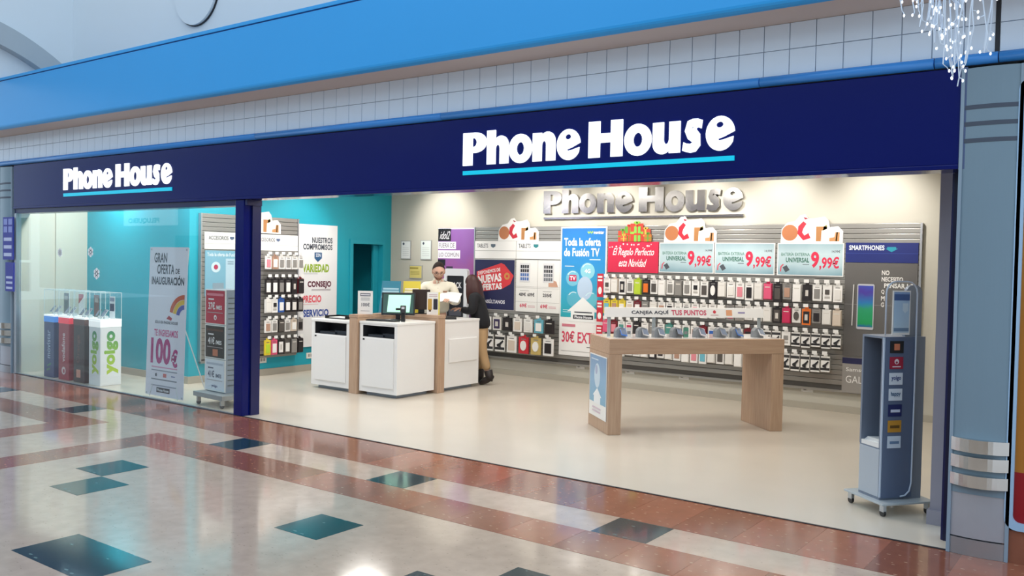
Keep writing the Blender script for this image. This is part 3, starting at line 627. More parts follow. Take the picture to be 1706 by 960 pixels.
# battery offers
for k, nm in ((4, 'left'), (5, 'middle'), (6, 'right')):
    x0 = XM[k] + .005 + (.02 if k == 6 else 0); w = XM[k + 1] - XM[k] - .012 - (.02 if k == 6 else 0)
    t = board('battery_offer_board', '%s of the three pale blue battery offer boards priced in red' % nm, 'offer board', x0, 1.648, w, .405, m_wcard, group='battery offer boards')
    f = t['_f']
    MB().add([(.012, f, .012), (w - .012, f, .012), (w - .012, f, .393), (.012, f, .393)], [(0, 1, 2, 3)]).build('print', gradient_mat('ice_print', [(0, '7fa3b0'), (.35, 'b2c9cf'), (.7, 'b9cdd2'), (1, '93adb6')], 2, 0, .4, noise=.3), t)
    f -= .001
    text(t, 'BATERÍA EXTERNA', .05, .245, .355, .05, C('3f7a66'), f, .01); text(t, 'UNIVERSAL', .11, .165, .29, .06, C('2f6a58'), f, .03)
    text(t, '9', .42, .10, .10, .20, C('d2284a'), f, .04); text(t, ',99€', .525, .075, .235, .165, C('d2284a'), f, .03); text(t, '14,99€', .67, .285, .1, .035, C('5b5f66'), f, .01)
    shape(t, 'battery_picture', C('4a5058'), [(.07, .10), (.12, .13), (.16, .07), (.11, .04)], f); shape(t, 'cap_picture', C('d2485a'), stroke([(.045, .05), (.05, .11), (.08, .14)], .015), f)
    lines(t, C('7a8a90'), .32, .40, (.135,), .012, f)
# christmas toppers (plain shapes)
def topper(label, x, y, z, rz=0.):
    t = thing('christmas_topper', label, 'cutout', (x, y, z), rz, 'christmas cut-outs above the boards'); f = -.0135
    lo = [(0, 0), (.76, 0), (.76, .14), (.70, .20), (.60, .19), (.585, .27), (.54, .32), (.42, .30), (.34, .30), (.30, .35), (.24, .34), (.18, .27), (.08, .25), (.01, .17)]
    MB().poly(list(reversed(lo)), -.012, 0).build('card', m_wcard, t)
    shape(t, 'brown_disc', C('b9754a'), disc(.115, .125, .10, None, 22), f)
    shape(t, 'red_shape', C('c8283c'), stroke([(.30, .25), (.25, .19), (.24, .12), (.29, .06), (.36, .09)], [.05, .07, .06, .06, .07]), f)
    shape(t, 'red_tip', C('9c2436'), [(.28, .32), (.34, .30), (.30, .285)], f)
    shape(t, 'tan_post', C('b07a48'), [(.44, .02), (.50, .02), (.505, .15), (.57, .17), (.57, .20), (.44, .20)], f); shape(t, 'green_scarf', C('8a8a3c'), [(.52, .15), (.57, .17), (.565, .22), (.53, .20)], f)
    shape(t, 'tan_parcel', C('c08a58'), [(.60, .02), (.72, .02), (.72, .13), (.67, .13), (.66, .07), (.60, .06)], f); shape(t, 'green_ribbon', C('9a8a3a'), [(.675, .02), (.69, .02), (.70, .13), (.685, .13)], f)
    return t
topper('white christmas cut-out with brown disc above the tablets boards', -8.30, FY - .004, 2.072)
topper('white christmas cut-out with brown disc above the left battery board', -5.47, FY - .004, 2.056)
topper('white christmas cut-out with brown disc above the right battery board', -3.86, FY - .004, 2.056)
topper('white christmas cut-out partly behind the navy post on the side wall', LEFTX + .055, 1.78, 2.10, R(90))
# smartphones bay
t = board('smartphone_header', 'navy smartphones header board at the right end of the slat wall', 'header board', XM[7] + .012, 1.825, .81, .235, C('14246e'))
f = t['_f']; text(t, 'SMARTPHONES', .04, .145, .40, .06, C('dfe6f2'), f, .03); shape(t, 'arrow_mark', C('1f8fa6'), [(.47, .185), (.57, .185), (.57, .165), (.59, .165), (.52, .125), (.45, .165), (.47, .165)], f); strip(t, 'seam_line', C('2c3f8c'), 0, .81, .105, .112, f)
t = board('phone_advert', 'dark grey smartphone advert panel with phone picture and slogan', 'advert panel', XM[7] + .012, .70, .81, 1.12, M('charcoal_print', '63615f', .4, noise=.06, nscale=2))
f = t['_f']
for k, (s, x, w) in enumerate((('NO', .42, .085), ('NECESITO', .42, .235), ('PENSAR LO', .45, .33), ('Q', .42, .035), ('M', .42, .04), ('G', .42, .035))): text(t, s, x, .98 - .075 * k, w, .055, C('e4e2de'), f, .03)
g = MB().poly(rrect(.15, .345, .33, .87, .02), f - .006, f).build('phone_picture', C('b9bcc2'), t)
MB().add([(.162, f - .0075, .36), (.333, f - .0075, .36), (.333, f - .0075, .85), (.162, f - .0075, .85)], [(0, 1, 2, 3)]).build('screen', gradient_mat('phone_screen_print', [(0, '1d6a96'), (.08, '1f9a5a'), (.45, '2a9a6c'), (.6, '2a78b4'), (.85, '4a3a9a'), (1, '3f4fae')], 2, .36, .85, noise=.25, nscale=9), g)
MB().tube([(.10, f - .006, .37), (.108, f - .006, .86)], .008, 8).build('pen_picture', C('c9c8c8'), t)
strip(t, 'grid_line', C('8a8886'), 0, .81, .62, .626, f)
t = board('smartphone_footer', 'grey smartphone name board under the advert panel', 'name board', XM[7] + .012, .26, .81, .42, M('grey_name_board', '97938e', .35))
f = t['_f']; strip(t, 'navy_stripe', C('23244e'), 0, .81, .35, .42, f); text(t, 'Samsung', .045, .245, .30, .06, C('e8e6e2'), f, .01); text(t, 'GALAXY', .045, .12, .40, .085, C('e8e6e2'), f, .0)
# purple poster, certificates, flag signs, sockets
t = board('purple_poster', 'purple smoke poster with black and white title strips behind the clerk', 'poster', -9.56, .45, .79, 1.83, C('8a5a9c'), BACK - .012)
f = t['_f']
MB().add([(0, f, 0), (.79, f, 0), (.79, f, 1.81), (0, f, 1.81)], [(0, 1, 2, 3)]).build('print', gradient_mat('purple_smoke', [(0, '3a2a55'), (.4, '8f4a86'), (.55, 'a2568c'), (.75, '8a559e'), (1, '8f62a8')], 2, 0, 1.81, noise=.5, nscale=2.4), t); f -= .001
strip(t, 'edge_strip', C('eadff0'), .0, .79, 1.81, 1.83, f)
for x, z, w, h, c in ((.0, 1.62, .27, .20, '14131a'), (.0, 1.49, .38, .12, 'e6e2ea'), (.0, 1.34, .47, .13, 'e6e2ea'), (.0, 1.22, .16, .10, '1c1a24'), (.18, 1.16, .14, .05, '3a2a44')): strip(t, 'title_strip', C(c), x, x + w, z, z + h, f)
text(t, 'idol2', .03, 1.65, .2, .13, C('f0eef4'), f - .001, .0, slant=.3); text(t, 'FUERA DE', .02, 1.51, .33, .08, C('6b6872'), f - .001, .0); text(t, 'LO COMÚN', .02, 1.365, .42, .085, C('6b6872'), f - .001, .0)
for x0, z0, w, h, c, nm in ((-10.40, 1.765, .225, .31, 'e9eae8', 'white framed certificate nearest the turquoise wall'), (-9.955, 1.76, .24, .325, 'dfe6e2', 'pale framed certificate beside the purple poster'), (-10.20, 1.44, .29, .225, 'd8c878', 'small yellow framed notice below the certificates')):
    t = board('framed_notice', nm, 'framed notice', x0, z0, w, h, C('a7a8a6'), BACK - .001, th=.018, bname='frame'); f = t['_f']
    strip(t, 'sheet', C(c), .012, w - .012, .012, h - .012, f); f -= .0008
    if c == 'd8c878': strip(t, 'print_band', C('9a8a3a'), .015, w * .7, h * .72, h * .84, f); lines(t, C('b5a55a'), .03, w * .8, (h * .5, h * .4, h * .3), .012, f)
    else:
        shape(t, 'seal', C('4a5060'), disc(w * .28, h * .83, .022, None, 12), f); lines(t, C('b9bcbc'), .04, w - .04, [h * q for q in (.2, .3, .4, .5, .6)], .006, f)
for k, (z, h, nm) in enumerate(((1.28, .33, 'upper'), (.93, .30, 'middle'), (.60, .28, 'lowest'))):
    t = board('flag_sign', nm + ' red and white price flag beside the tall blue poster', 'sign', -6.43, z, .095, h, C('c9283a'), FY - .13, group='red price flags'); f = t['_f']
    lines(t, C('f6ecec'), .012, .082, (h * .82, h * .68), h * .08); shape(t, 'white_badge', C('f4f0ee'), disc(.047, h * .28, .03, h * .16, 14), f)
    MB().box(.082, .092, .0, .13, h * .5, h * .5 + .01).build('bracket', m_alu, t)
for k, (x, nm) in enumerate(((-6.79, 'under the tall blue poster'), (-5.975, 'under the crimson gift poster'), (-5.15, 'under the left battery board'), (-3.49, 'under the right battery board'))):
    t = board('wall_socket', 'white wall socket plate ' + nm, 'socket', x - .075, .21, .15, .085, M('socket_plastic', 'e4e2dc', .4), BACK - .001, th=.01, bname='plate', group='wall sockets'); f = t['_f']
    shape(t, 'outlet', C('8f8d88'), disc(.045, .043, .024, None, 14), f); strip(t, 'blank', C('f0eeea'), .08, .138, .015, .07, f)
for k, (y, nm) in enumerate(((2.27, 'nearer the post'), (3.17, 'nearer the counter'))):
    t = board('wall_socket', 'white wall socket on the turquoise wall, ' + nm, 'socket', y - .06, .19, .14, .09, M('socket_plastic', 'e4e2dc', .4), rz=R(90), th=.01, bname='plate', X=LEFTX + .001, group='wall sockets'); f = t['_f']
    for q in (.03, .08): shape(t, 'outlet', C('9a9894'), rrect(q, q + .035, .025, .07, .008), f)
# side wall boards
SX = LEFTX + .048
for y0, w, nm in ((1.25, .80, 'left of the navy post'), (2.06, .82, 'right of the navy post')):
    t = board('shelf_header', 'white accessories header board on the side wall, ' + nm, 'header board', y0, 1.85, w, .235, m_wcard, rz=R(90), X=SX)
    f = t['_f']; text(t, 'ACCESORIOS', .06, .13, .32, .055, dkt, f, .015); shield(t, .44, .16, .035, C('5a6a8a')); strip(t, 'seam_line', C('b9b7b2'), 0, w, .075, .079, f)
t = board('blue_poster', 'pale blue television poster on the side wall behind the poster trolley', 'poster', 1.26, 1.20, .62, .63, C('7fb4cc'), rz=R(90), X=SX); f = t['_f']
text(t, 'Toda la oferta de Fusión TV', .03, .55, .56, .05, C('e6f0f6'), f, .02); shape(t, 'bubble', C('cfe4ee'), disc(.17, .40, .075, None, 22), f); shape(t, 'bubble_badge', C('b83a5c'), disc(.17, .40, .035, None, 16), f - .0006)
strip(t, 'white_panel', C('b9d4e4'), .33, .60, .08, .52, f); lines(t, C('7a94a8'), .36, .46, (.44, .47), .012, f - .0006); strip(t, 'grey_block', C('8fa4b4'), .12, .30, .03, .18, f)
t = board('commitments_panel', 'tall white panel listing shop commitments in coloured capitals', 'poster', 2.88, .38, .80, 1.89, M('satin_white_panel', 'e8e9ea', .35), rz=R(90), th=.02, X=LEFTX + .03); f = t['_f']
def P(s, a, b, z1, z0, c, bd=.02): text(t, s, a * .8, z0 - .38, (b - a) * .8, z1 - z0, C(c), f, bd)
P('NUESTROS', .35, .87, 2.075, 1.985, '3b4350', .035); P('COMPROMISOS', .13, .87, 1.97, 1.88, '3b4350', .035)
g = shape(t, 'shield_mark', C('2c5a86'), [(.33, 1.46), (.33, 1.37), (.40, 1.31), (.48, 1.37), (.48, 1.46)], f); P('SON', .45, .565, 1.825, 1.77, 'e8eef4')
for ch in t.children:
    if ch.name.startswith('lettering') and abs(ch.data.vertices[0].co.z - 1.41) < .05: ch.location.y = -.001
P('VARIEDAD', .12, .79, 1.66, 1.53, '8fae28', .045); P('CONSEJO', .25, .85, 1.395, 1.275, '5a1530', .045); P('PRECIO', .13, .60, 1.175, 1.06, 'e0606c', .045); P('SERVICIO', .15, .79, .955, .84, '36509c', .045)
lines(t, C('b9bcc0'), .12, .40, (1.12, 1.135), .006, f); lines(t, C('7a6a72'), .28, .67, (.865, .88), .006, f); lines(t, C('e0a0a6'), .10, .42, (.65,), .006, f)
# ================================================================== furniture
m_oak = wood_mat('light_oak_upright', 'b3937a', 'c2a48a'); m_oakh = wood_mat('light_oak_level', 'b09078', 'c0a288', False)
m_lam = M('white_laminate', 'efeeec', .3, noise=.01)
m_cav = M('dark_cavity', '2a2c32', .6)
m_grey = M('grey_metal_paint', '8f9aa8', .4, noise=.02)
m_black = M('black_plastic', '1a1a1d', .35)
# --- service counter: three white units and an oak frame
def unit(name, label, x0, x1, y0, y1, z1, niche=None, panel=False):
    t = thing(name, label, 'counter unit', (x0, y0, 0), 0, 'white service counter units'); w, d = x1 - x0, y1 - y0
    BX('plinth', m_grey, t, .07, w - .07, .07, d - .07, .003, .05)
    if niche:
        a, b, c = niche     # shelf recess in the front: z0, z1, rim
        mb = MB().box(0, w, .28, d, .05, z1 - .03).box(0, c, 0, .28, .05, z1 - .03).box(w - c, w, 0, .28, .05, z1 - .03).box(c, w - c, 0, .28, .05, a).box(c, w - c, 0, .28, b, z1 - .03)
        mb.build('body', m_lam, t)
        MB().box(c, w - c, .265, .279, a, b).box(c, w - c, .01, .265, a, a + .004).box(c, c + .004, .01, .265, a, b).box(w - c - .004, w - c, .01, .265, a, b).build('recess_lining', m_cav, t)
        dr = BX('door', m_lam, t, c + .006, w - c - .006, -.012, 0, .12, a - .012, bev=.004); BX('lock', m_black, dr, c + .02, c + .05, -.016, -.012, a - .04, a - .02)
        MB().box(c + .05, w * .55, .05, .2, a + .004, a + .03).box(w * .5, w - c - .05, .08, .24, a + .004, a + .05).build('stored_papers', C('3a4048'), t)
    else: BX('body', m_lam, t, 0, w, 0, d, .05, z1 - .03)
    if panel: BX('raised_panel', m_lam, t, w, w + .018, .10, d - .06, .38, .70, bev=.008)
    BX('top', m_lam, t, -.006, w + .006, -.006, d + .006, z1 - .03, z1, bev=.004)
    return t
unit('counter_unit', 'left white counter unit with open shelf slot, before the turquoise wall', -9.25, -8.512, 2.0, 2.62, .935, (.74, .90, .06))
unit('counter_unit', 'middle white counter unit under the monitor with open shelf slot', -8.325, -7.66, 2.0, 2.705, .955, (.755, .905, .05))
unit('counter_unit', 'right white counter unit with raised square panel, beside the customer', -8.06, -7.66, 2.885, 3.64, .955, None, True)
t = thing('oak_divider', 'light oak slab between the left and middle white counter units', 'divider', (-8.495, 1.975, 0))
BX('upright', m_oak, t, 0, .15, 0, .88, .003, .99, bev=.003); BX('cap_rail', m_oakh, t, -.005, .155, -.005, .895, .99, 1.03, bev=.003)
t = thing('oak_divider', 'light oak divider between the middle and right white counter units', 'divider', (-8.495, 1.975, 0))
BX('upright', m_oak, t, .70, .875, .75, .89, .003, .99, bev=.003); BX('cross_panel', m_oakh, t, .16, .70, .755, .885, .3, .99); BX('cap_rail', m_oakh, t, .16, .88, .745, .895, .99, 1.03, bev=.003)
# --- things on the counter
t = thing('price_card', 'white upright notice card at the front corner of the oak rail', 'card', (-8.47, 2.11, 1.03), R(30)); f = -.004
BX('card', m_wcard, t, -.01, .19, -.003, .0, .0, .305); BX('foot', m_acryl, t, -.01, .19, 0, .06, 0, .006)
strip(t, 'title_box', C('7a7c88'), .02, .16, .235, .275, f); strip(t, 'title_bar', C('e6e6ea'), .03, .15, .248, .262, f - .0006); text(t, '100€', .04, .10, .11, .05, C('70727a'), f, .03)
lines_ = lambda t, c, x0, x1, zs, h, f: [strip(t, 'small_print', C(c), x0, x1, z, z + h, f) for z in zs]
lines_(t, '9a9ca2', .03, .15, (.18, .195, .21, .04), .006, f)
for x, y, rz, c1, c2, nm in ((-8.40, 2.60, 28, '2f7f98', '9ec6d4', 'teal'), (-8.20, 2.83, 40, 'd9c53a', 'efe9c9', 'yellow')):
    t = thing('brochure_stand', 'tilted %s brochure holder standing behind the monitor' % nm, 'brochure holder', (x, y, 1.03), R(rz)); w = .25 if nm == 'yellow' else .28
    T_ = lambda X, Y, Z: (X - w / 2 + (Z * .04 if nm == 'yellow' else -Z * .04) * 0, Y + Z * .32, Z)
    lo = [(0, 0), (w, 0), (w * .97, .43), (w * .03, .43)]
    MB().poly(lo, -.006, .0, tf=T_).build('back_board', C(c1), t); MB().poly([(.02, .2), (w - .02, .2), (w - .025, .30), (.025, .30)], -.0075, None, tf=T_).build('print', C(c2), t)
    MB().poly([(.03, .31), (w - .03, .31), (w - .03, .335), (.03, .335)], -.0075, None, tf=T_).build('print', C(c2), t); MB().box(-w / 2, w / 2, -.05, .05, 0, .012).build('foot', m_acryl, t)
t = thing('monitor', 'black touch monitor with pale green screen on the middle counter unit', 'monitor', (-8.05, 2.41, .955), R(38))
MB().cyl((0, .04, 0), .10, .012, n=24).build('base', m_black, t); BX('neck', m_black, t, -.03, .03, .03, .06, .01, .16)
g = MB().box(-.22, .22, 0, .035, .075, .375, bev=.008).build('screen_housing', m_black, t, rot=(R(-14), 0, 0))
MB().add([(-.20, -.0015, .095), (.20, -.0015, .095), (.20, -.0015, .355), (-.20, -.0015, .355)], [(0, 1, 2, 3)]).build('screen', M('screen_dark_green', '3f5a55', .2, emit=.25), g)
MB().add([(-.145, -.0025, .11), (.15, -.0025, .11), (.165, -.0025, .34), (-.13, -.0025, .34)], [(0, 1, 2, 3)]).build('window_image', M('screen_mint', 'b4ecd2', .2, emit=.55), g)
t = thing('keyboard', 'slim dark keyboard in front of the monitor', 'keyboard', (-8.08, 2.17, .955), R(12))
BX('case', m_black, t, -.22, .22, -.07, .07, .002, .016, bev=.004); me = MB().box(0, .026, 0, .018, .016, .021).mesh('key')
for i in range(13):
    for j in range(5): link('key', me, C('4a4a4e'), t, loc=(-.205 + .0315 * i, -.058 + .0235 * j, 0))
t = thing('card_reader', 'small black payment terminal at the counter edge by the monitor', 'card reader', (-7.83, 2.28, .955), R(35))
BX('stand', m_black, t, -.025, .025, -.02, .02, .0, .12, bev=.004); BX('head', C('34343a'), t, -.035, .035, -.03, .01, .12, .21, bev=.006); strip(t, 'display', C('cfcfd6'), -.02, .02, .165, .195, -.031)
t = thing('pos_screen', 'dark brown back of a second screen on the oak rail', 'monitor', (-7.985, 2.79, 1.03), R(32))
BX('housing', C('3a2c28', .4), t, -.12, .12, -.012, .02, .06, .33, bev=.008); BX('neck', m_black, t, -.04, .04, 0, .04, .0, .1); BX('base', m_black, t, -.08, .08, -.04, .06, 0, .012)
t = thing('price_card', 'white phone offer card with yellow edge beside the clerk', 'card', (-7.775, 2.80, 1.03), R(34)); f = -.005
BX('card', m_wcard, t, -.085, .085, -.004, 0, 0, .30); strip(t, 'edge_strip', C('e6dc6a'), .065, .085, 0, .30, f); BX('foot', m_acryl, t, -.085, .085, 0, .05, 0, .005)
MB().poly(rrect(.0, .055, .07, .21, .008), f - .004, f).build('phone_picture', C('2c2a38'), t); shape(t, 'gold_picture', C('c9a04a'), rrect(-.075, -.02, .06, .21, .008), f); shape(t, 'dark_picture', C('55402e'), rrect(-.06, -.03, .04, .07, .004), f); lines_(t, 'b48a9a', -.06, .05, (.24, .26), .008, f)
t = thing('laptop', 'black laptop closed down on the right counter unit', 'laptop', (-7.87, 3.12, .955), R(50)); BX('base', m_black, t, -.16, .16, -.11, .11, .002, .018, bev=.003)
BX('lid', C('232326'), t, -.16, .16, -.11, .11, .019, .03, bev=.003); BX('screen_edge', C('3f3f44'), t, -.12, .12, .09, .11, .03, .036)
t = thing('document_tray', 'flat black document tray on the left counter unit', 'tray', (-8.98, 2.30, .935)); MB().box(-.2, .2, -.13, .13, .001, .012).box(-.2, -.19, -.13, .13, .012, .04).box(.19, .2, -.13, .13, .012, .04).box(-.19, .19, .12, .13, .012, .04).build('tray', m_black, t)
BX('papers', m_wcard, t, -.15, .15, -.1, .1, .013, .02)
t = thing('desk_phone', 'black desk telephone behind the upright notice card', 'telephone', (-8.62, 2.45, .935), R(25)); BX('base', m_black, t, -.08, .08, -.09, .09, .001, .05, bev=.01); BX('handset', C('2c2c30'), t, -.075, -.025, -.1, .1, .05, .085, bev=.012); BX('keypad', C('6a6a70'), t, .0, .06, -.05, .04, .05, .054)

# --- oak display table
TA = R(48.5); TL, TD, TH = 1.95, .67, .985
t = thing('display_table', 'light oak display table with two slab legs in mid shop', 'table', (-4.496, 1.777, 0), TA)
BX('tabletop', m_oakh, t, 0, TL, 0, TD, .83, TH, bev=.003); BX('leg', m_oak, t, 0, .14, .002, TD - .002, .003, .829, bev=.003); BX('leg', m_oak, t, TL - .14, TL, .002, TD - .002, .003, .829, bev=.003)
MB().box(.03, TL - .03, .05, TD - .05, TH, TH + .003).build('glass_inlay', M('white_glass_inlay', 'e9e6e4', .08), t)
ex, ey = Vector((math.cos(TA), math.sin(TA), 0)), Vector((-math.sin(TA), math.cos(TA), 0)); TO = Vector((-4.496, 1.777, 0))
q = TO + ey * .62 + Vector((0, 0, .13)) - ex * .002
s = thing('table_poster', 'pale blue poster with house shape on the end of the oak table', 'poster', q, TA - R(90)); w, h = .575, .66
BX('sheet', m_wcard, s, 0, w, -.006, -.001, 0, h); f = -.0075
MB().add([(.012, f, .15), (w - .012, f, .15), (w - .012, f, h - .012), (.012, f, h - .012)], [(0, 1, 2, 3)]).build('print', gradient_mat('table_poster_blue', [(0, '7fb0cc'), (.5, '8fb6d6'), (1, '7f9fc4')], 2, .15, .65, noise=.3, nscale=5), s); f -= .001
shape(s, 'house_arrow', C('eef2f4'), [(.17, .14), (.17, .22), (.13, .22), (.28, .31), (.43, .22), (.39, .22), (.39, .14)], f); shape(s, 'figure', C('c9dcea'), disc(.27, .44, .10, .13, 20), f); shape(s, 'figure', C('a9b4d0'), disc(.24, .50, .04, .05, 14), f - .0006)
lines_(s, 'd6c2ce', .12, .40, (.05, .085), .018, f); lines_(s, 'd0e0ea', .06, .30, (.60,), .012, f)
def onT(x, y, z): return TO + ex * x + ey * y + Vector((0, 0, z))
s = thing('table_sign', 'white points-redemption header sign on posts above the oak table', 'sign', onT(.06, .33, TH + .003), TA)
W_ = 1.80; z0, z1 = .205, .305
for x in (.02, .52, W_ - .06): BX('post', M('frosted_post', 'aab4b8', .3), s, x, x + .035, -.012, .0, .0, z0 + .03)
MB().add([(x, y, z) for x in (0, W_) for (y, z) in ((-.03, z0), (.05, z0), (.05, z1), (-.01, z1))], [(0, 1, 2, 3), (7, 6, 5, 4), (0, 4, 5, 1), (1, 5, 6, 2), (2, 6, 7, 3), (3, 7, 4, 0)]).build('header', m_wcard, s)
def slope_text(st, x0, w, c, bd=.02):
    vs, fs, a, b, c0, d0 = text_geo(st, bd)
    MB().add([(x0 + (v.x - a) / (b - a) * w, -.0315 + .02 * (.22 + .56 * (v.y - c0) / (d0 - c0)), z0 + .1 * (.22 + .56 * (v.y - c0) / (d0 - c0))) for v in vs], fs).build('lettering', C(c), s)
slope_text('CANJEA AQUÍ', .28, .42, '565a62', .04); slope_text('TUS PUNTOS', .73, .40, 'cf5f76', .04)
def slope_poly(nm, lo, c): MB().poly(lo, 0, None, tf=lambda X, Y, Z: (X, -.0315 + .02 * (Z - z0) / .1, Z)).build(nm, C(c), s)
slope_poly('brand_mark', disc(1.225, z0 + .06, .018, .018, 12), 'd0404e'); slope_poly('small_print', [(1.18, z0 + .022), (1.27, z0 + .022), (1.27, z0 + .03), (1.18, z0 + .03)], 'c9a0a0')
slope_poly('brand_mark', [(1.36, z0 + .02), (1.43, z0 + .02), (1.43, z0 + .08), (1.36, z0 + .08)], 'e0a27a'); slope_poly('brand_mark', [(1.50, z0 + .045), (1.58, z0 + .045), (1.58, z0 + .06), (1.50, z0 + .06)], '8f86b4')
ph = [('first', .18, '2f6fc8', 'blue'), ('second', .42, 'a9abae', 'silver'), ('third', .60, 'b9bcc0', 'pale grey'), ('fourth', .80, '222226', 'black'), ('fifth', 1.06, 'c9c4cc', 'lilac grey'), ('sixth', 1.30, '8d9096', 'grey'), ('seventh', 1.48, '3f6fb8', 'steel blue'), ('eighth', 1.74, 'd8d8da', 'white')]
for o_, x, c, nm in ph:
    s = thing('display_phone', '%s demo phone on wedge holder, %s from the poster end of the oak table' % (nm, o_), 'phone', onT(x, .20, TH + .003), TA, 'demo phones on the oak table')
    MB().poly([(-.05, 0), (.06, 0), (.06, .03)] + arc(0, .03, .055, .075, 20, 150, 8) + [(-.05, .02)], -.02, .06).build('holder', M('smoky_holder', '8f9498', .25), s)
    b = MB().box(-.035, .035, -.006, .004, -.07, .07, bev=.004).build('body', C(c, .25), s, loc=(.02, -.045, .06), rot=(R(-58), R(14), 0)); strip(b, 'screen', M('phone_glass', '6f7c92', .08), -.030, .030, -.055, .055, -.0068)
for x, c, nm in ((.93, '4f8f7a', 'green'), (1.40, 'e6e3dd', 'white'), (.29, 'e6e3dd', 'cream')):
    s = thing('info_card', 'small %s info card standing on the oak table' % nm, 'card', onT(x, .24, TH + .003), TA, 'info cards on the oak table'); BX('card', C(c), s, -.03, .03, -.002, .002, 0, .10); strip(s, 'print', C('8a8a8c'), -.018, .018, .03, .06, -.003)

# --- grey brochure kiosk on casters, front right
def caster(mat_w, t, x, y, top):
    c = MB().box(x - .012, x + .012, y - .022, y + .022, .035, top).build('caster', m_alu, t)
    MB().cyl((x - .009, y, .027), .026, .018, 'x', 16).build('wheel', mat_w, c)
KA = R(51)
t = thing('brochure_kiosk', 'tall blue-grey brochure kiosk on casters by the right entrance post', 'kiosk', (-1.574, .575, 0), KA)
BX('base_plate', M('translucent_plate', 'b4bcc0', .25), t, -.045, .395, -.10, .34, .085, .10, bev=.003)
for x, y in ((-.01, -.06), (.36, -.06), (-.01, .30), (.36, .30)): caster(m_black, t, x, y, .085)
m_kb = M('blue_grey_kiosk', '7d8798', .38, .15); m_kl = M('light_kiosk_door', 'b3bbc4', .4)
BX('lower_body', m_kb, t, .003, .35, 0, .235, .10, .47); BX('lower_door', m_kl, t, -.004, .003, .008, .227, .12, .46, bev=.002)
MB().box(0, .35, 0, .018, .47, 1.27).box(0, .35, .217, .235, .47, 1.27).box(.332, .35, .018, .217, .47, 1.27).box(0, .332, .018, .217, 1.255, 1.27).build('shell', m_kb, t)
BX('front_edge', M('pale_edge', 'c6d2e2', .3), t, -.004, .008, -.008, .0, .12, 1.265)
BX('front_panel', M('blue_panel', '5e6d88', .32), t, .01, .26, -.012, 0, .115, 1.27)
MB().poly(rrect(.20, .335, 1.27, 1.64, .06, 6, (0, 1, 1, 0)), .03, .06).build('head_board', m_kb, t)
MB().poly(rrect(-.005, .235, 1.24, 1.665, .07, 6, (0, 1, 1, 0)), -.014, -.008).build('acrylic_holder', m_acryl, t)
lo = [(.255, .02 + .1)] ; pth = [(.16, -.02, .125), (.20, -.02, .13), (.235, -.02, .16), (.25, -.02, .22), (.252, -.02, .8), (.252, -.02, 1.3)] + [(.252 - .08 + .08 * math.cos(R(a)), -.02, 1.58 + .085 * math.sin(R(a))) for a in (0, 22, 45, 68, 90)] + [(.08, -.02, 1.665)] + [(.075 - .08 * math.sin(R(a)), -.02, 1.58 + .085 * math.cos(R(a))) for a in (22, 45, 68, 90)] + [(-.005, -.02, 1.28)]
MB().tube(pth, .006, 8).build('edge_tube', M('pale_edge', 'c6d2e2', .3), t, True)
b = BX('leaflet', m_wcard, t, .05, .195, -.022, -.015, 1.285, 1.60); f = -.0235
MB().add([(.058, f, 1.30), (.187, f, 1.30), (.187, f, 1.59), (.058, f, 1.59)], [(0, 1, 2, 3)]).build('print', gradient_mat('leaflet_blue', [(0, 'c2d6e2'), (.3, 'b4cfe4'), (.8, 'a6c4e0'), (1, '7f9fcb')], 2, 1.3, 1.59, noise=.4, nscale=12), b)
strip(b, 'title_bar', C('3f5f96'), .058, .187, 1.53, 1.575, f - .0006); strip(b, 'footer', C('6f8aa6'), .06, .185, 1.31, 1.335, f - .0006); shape(b, 'badge', C('c9dcea'), [(.13, 1.46), (.15, 1.44), (.175, 1.46), (.175, 1.51), (.13, 1.51)], f - .0006)
f = -.0175
for k, (c, s_, tc) in enumerate((('15151a', None, None), ('a81e3c', 'o', 'f0e0e4'), ('dfe6ee', 'yoigo', '3a4a86'), ('dfe6ee', 'happy', '4a6a8c'), ('14205e', 'Orbitel', 'cfd8ea'), ('c9902c', 'llamaya', '6a4a10'), ('cfdcea', 'Lebara', '6a86a8'))):
    z = 1.155 - .1135 * k; g = BX('logo_plate', C(c), t, .045, .155, -.016, -.012, z, z + .085)
    if k == 0: strip(g, 'brand_mark', C('d9805c'), .075, .122, z + .02, z + .066, f)
    elif k == 1: MB().poly(disc(.10, z + .052, .019, None, 16), f, None, [list(reversed(disc(.10, z + .046, .009, None, 12)))]).build('brand_mark', C(tc), g); strip(g, 'small_print', C(tc), .065, .135, z + .012, z + .02, f)
    elif k in (2, 3): text(g, s_, .06, z + .025, .08, .04, C(tc), f, .03)
    else: strip(g, 'small_print', C(tc), .062, .14, z + .03, z + .05, f)
MB().box(.001, .33, .02, .215, .47, .50).build('leaflet_pile', M('white_paper', 'eceae6', .6), t); 
for k in range(4): MB().box(.002, .20, .025 + .01 * k, .21 - .008 * k, .501 + .006 * k, .506 + .006 * k).build('leaflet_sheet', M('white_paper', 'eceae6', .6), t, rot=(0, R(3), 0))

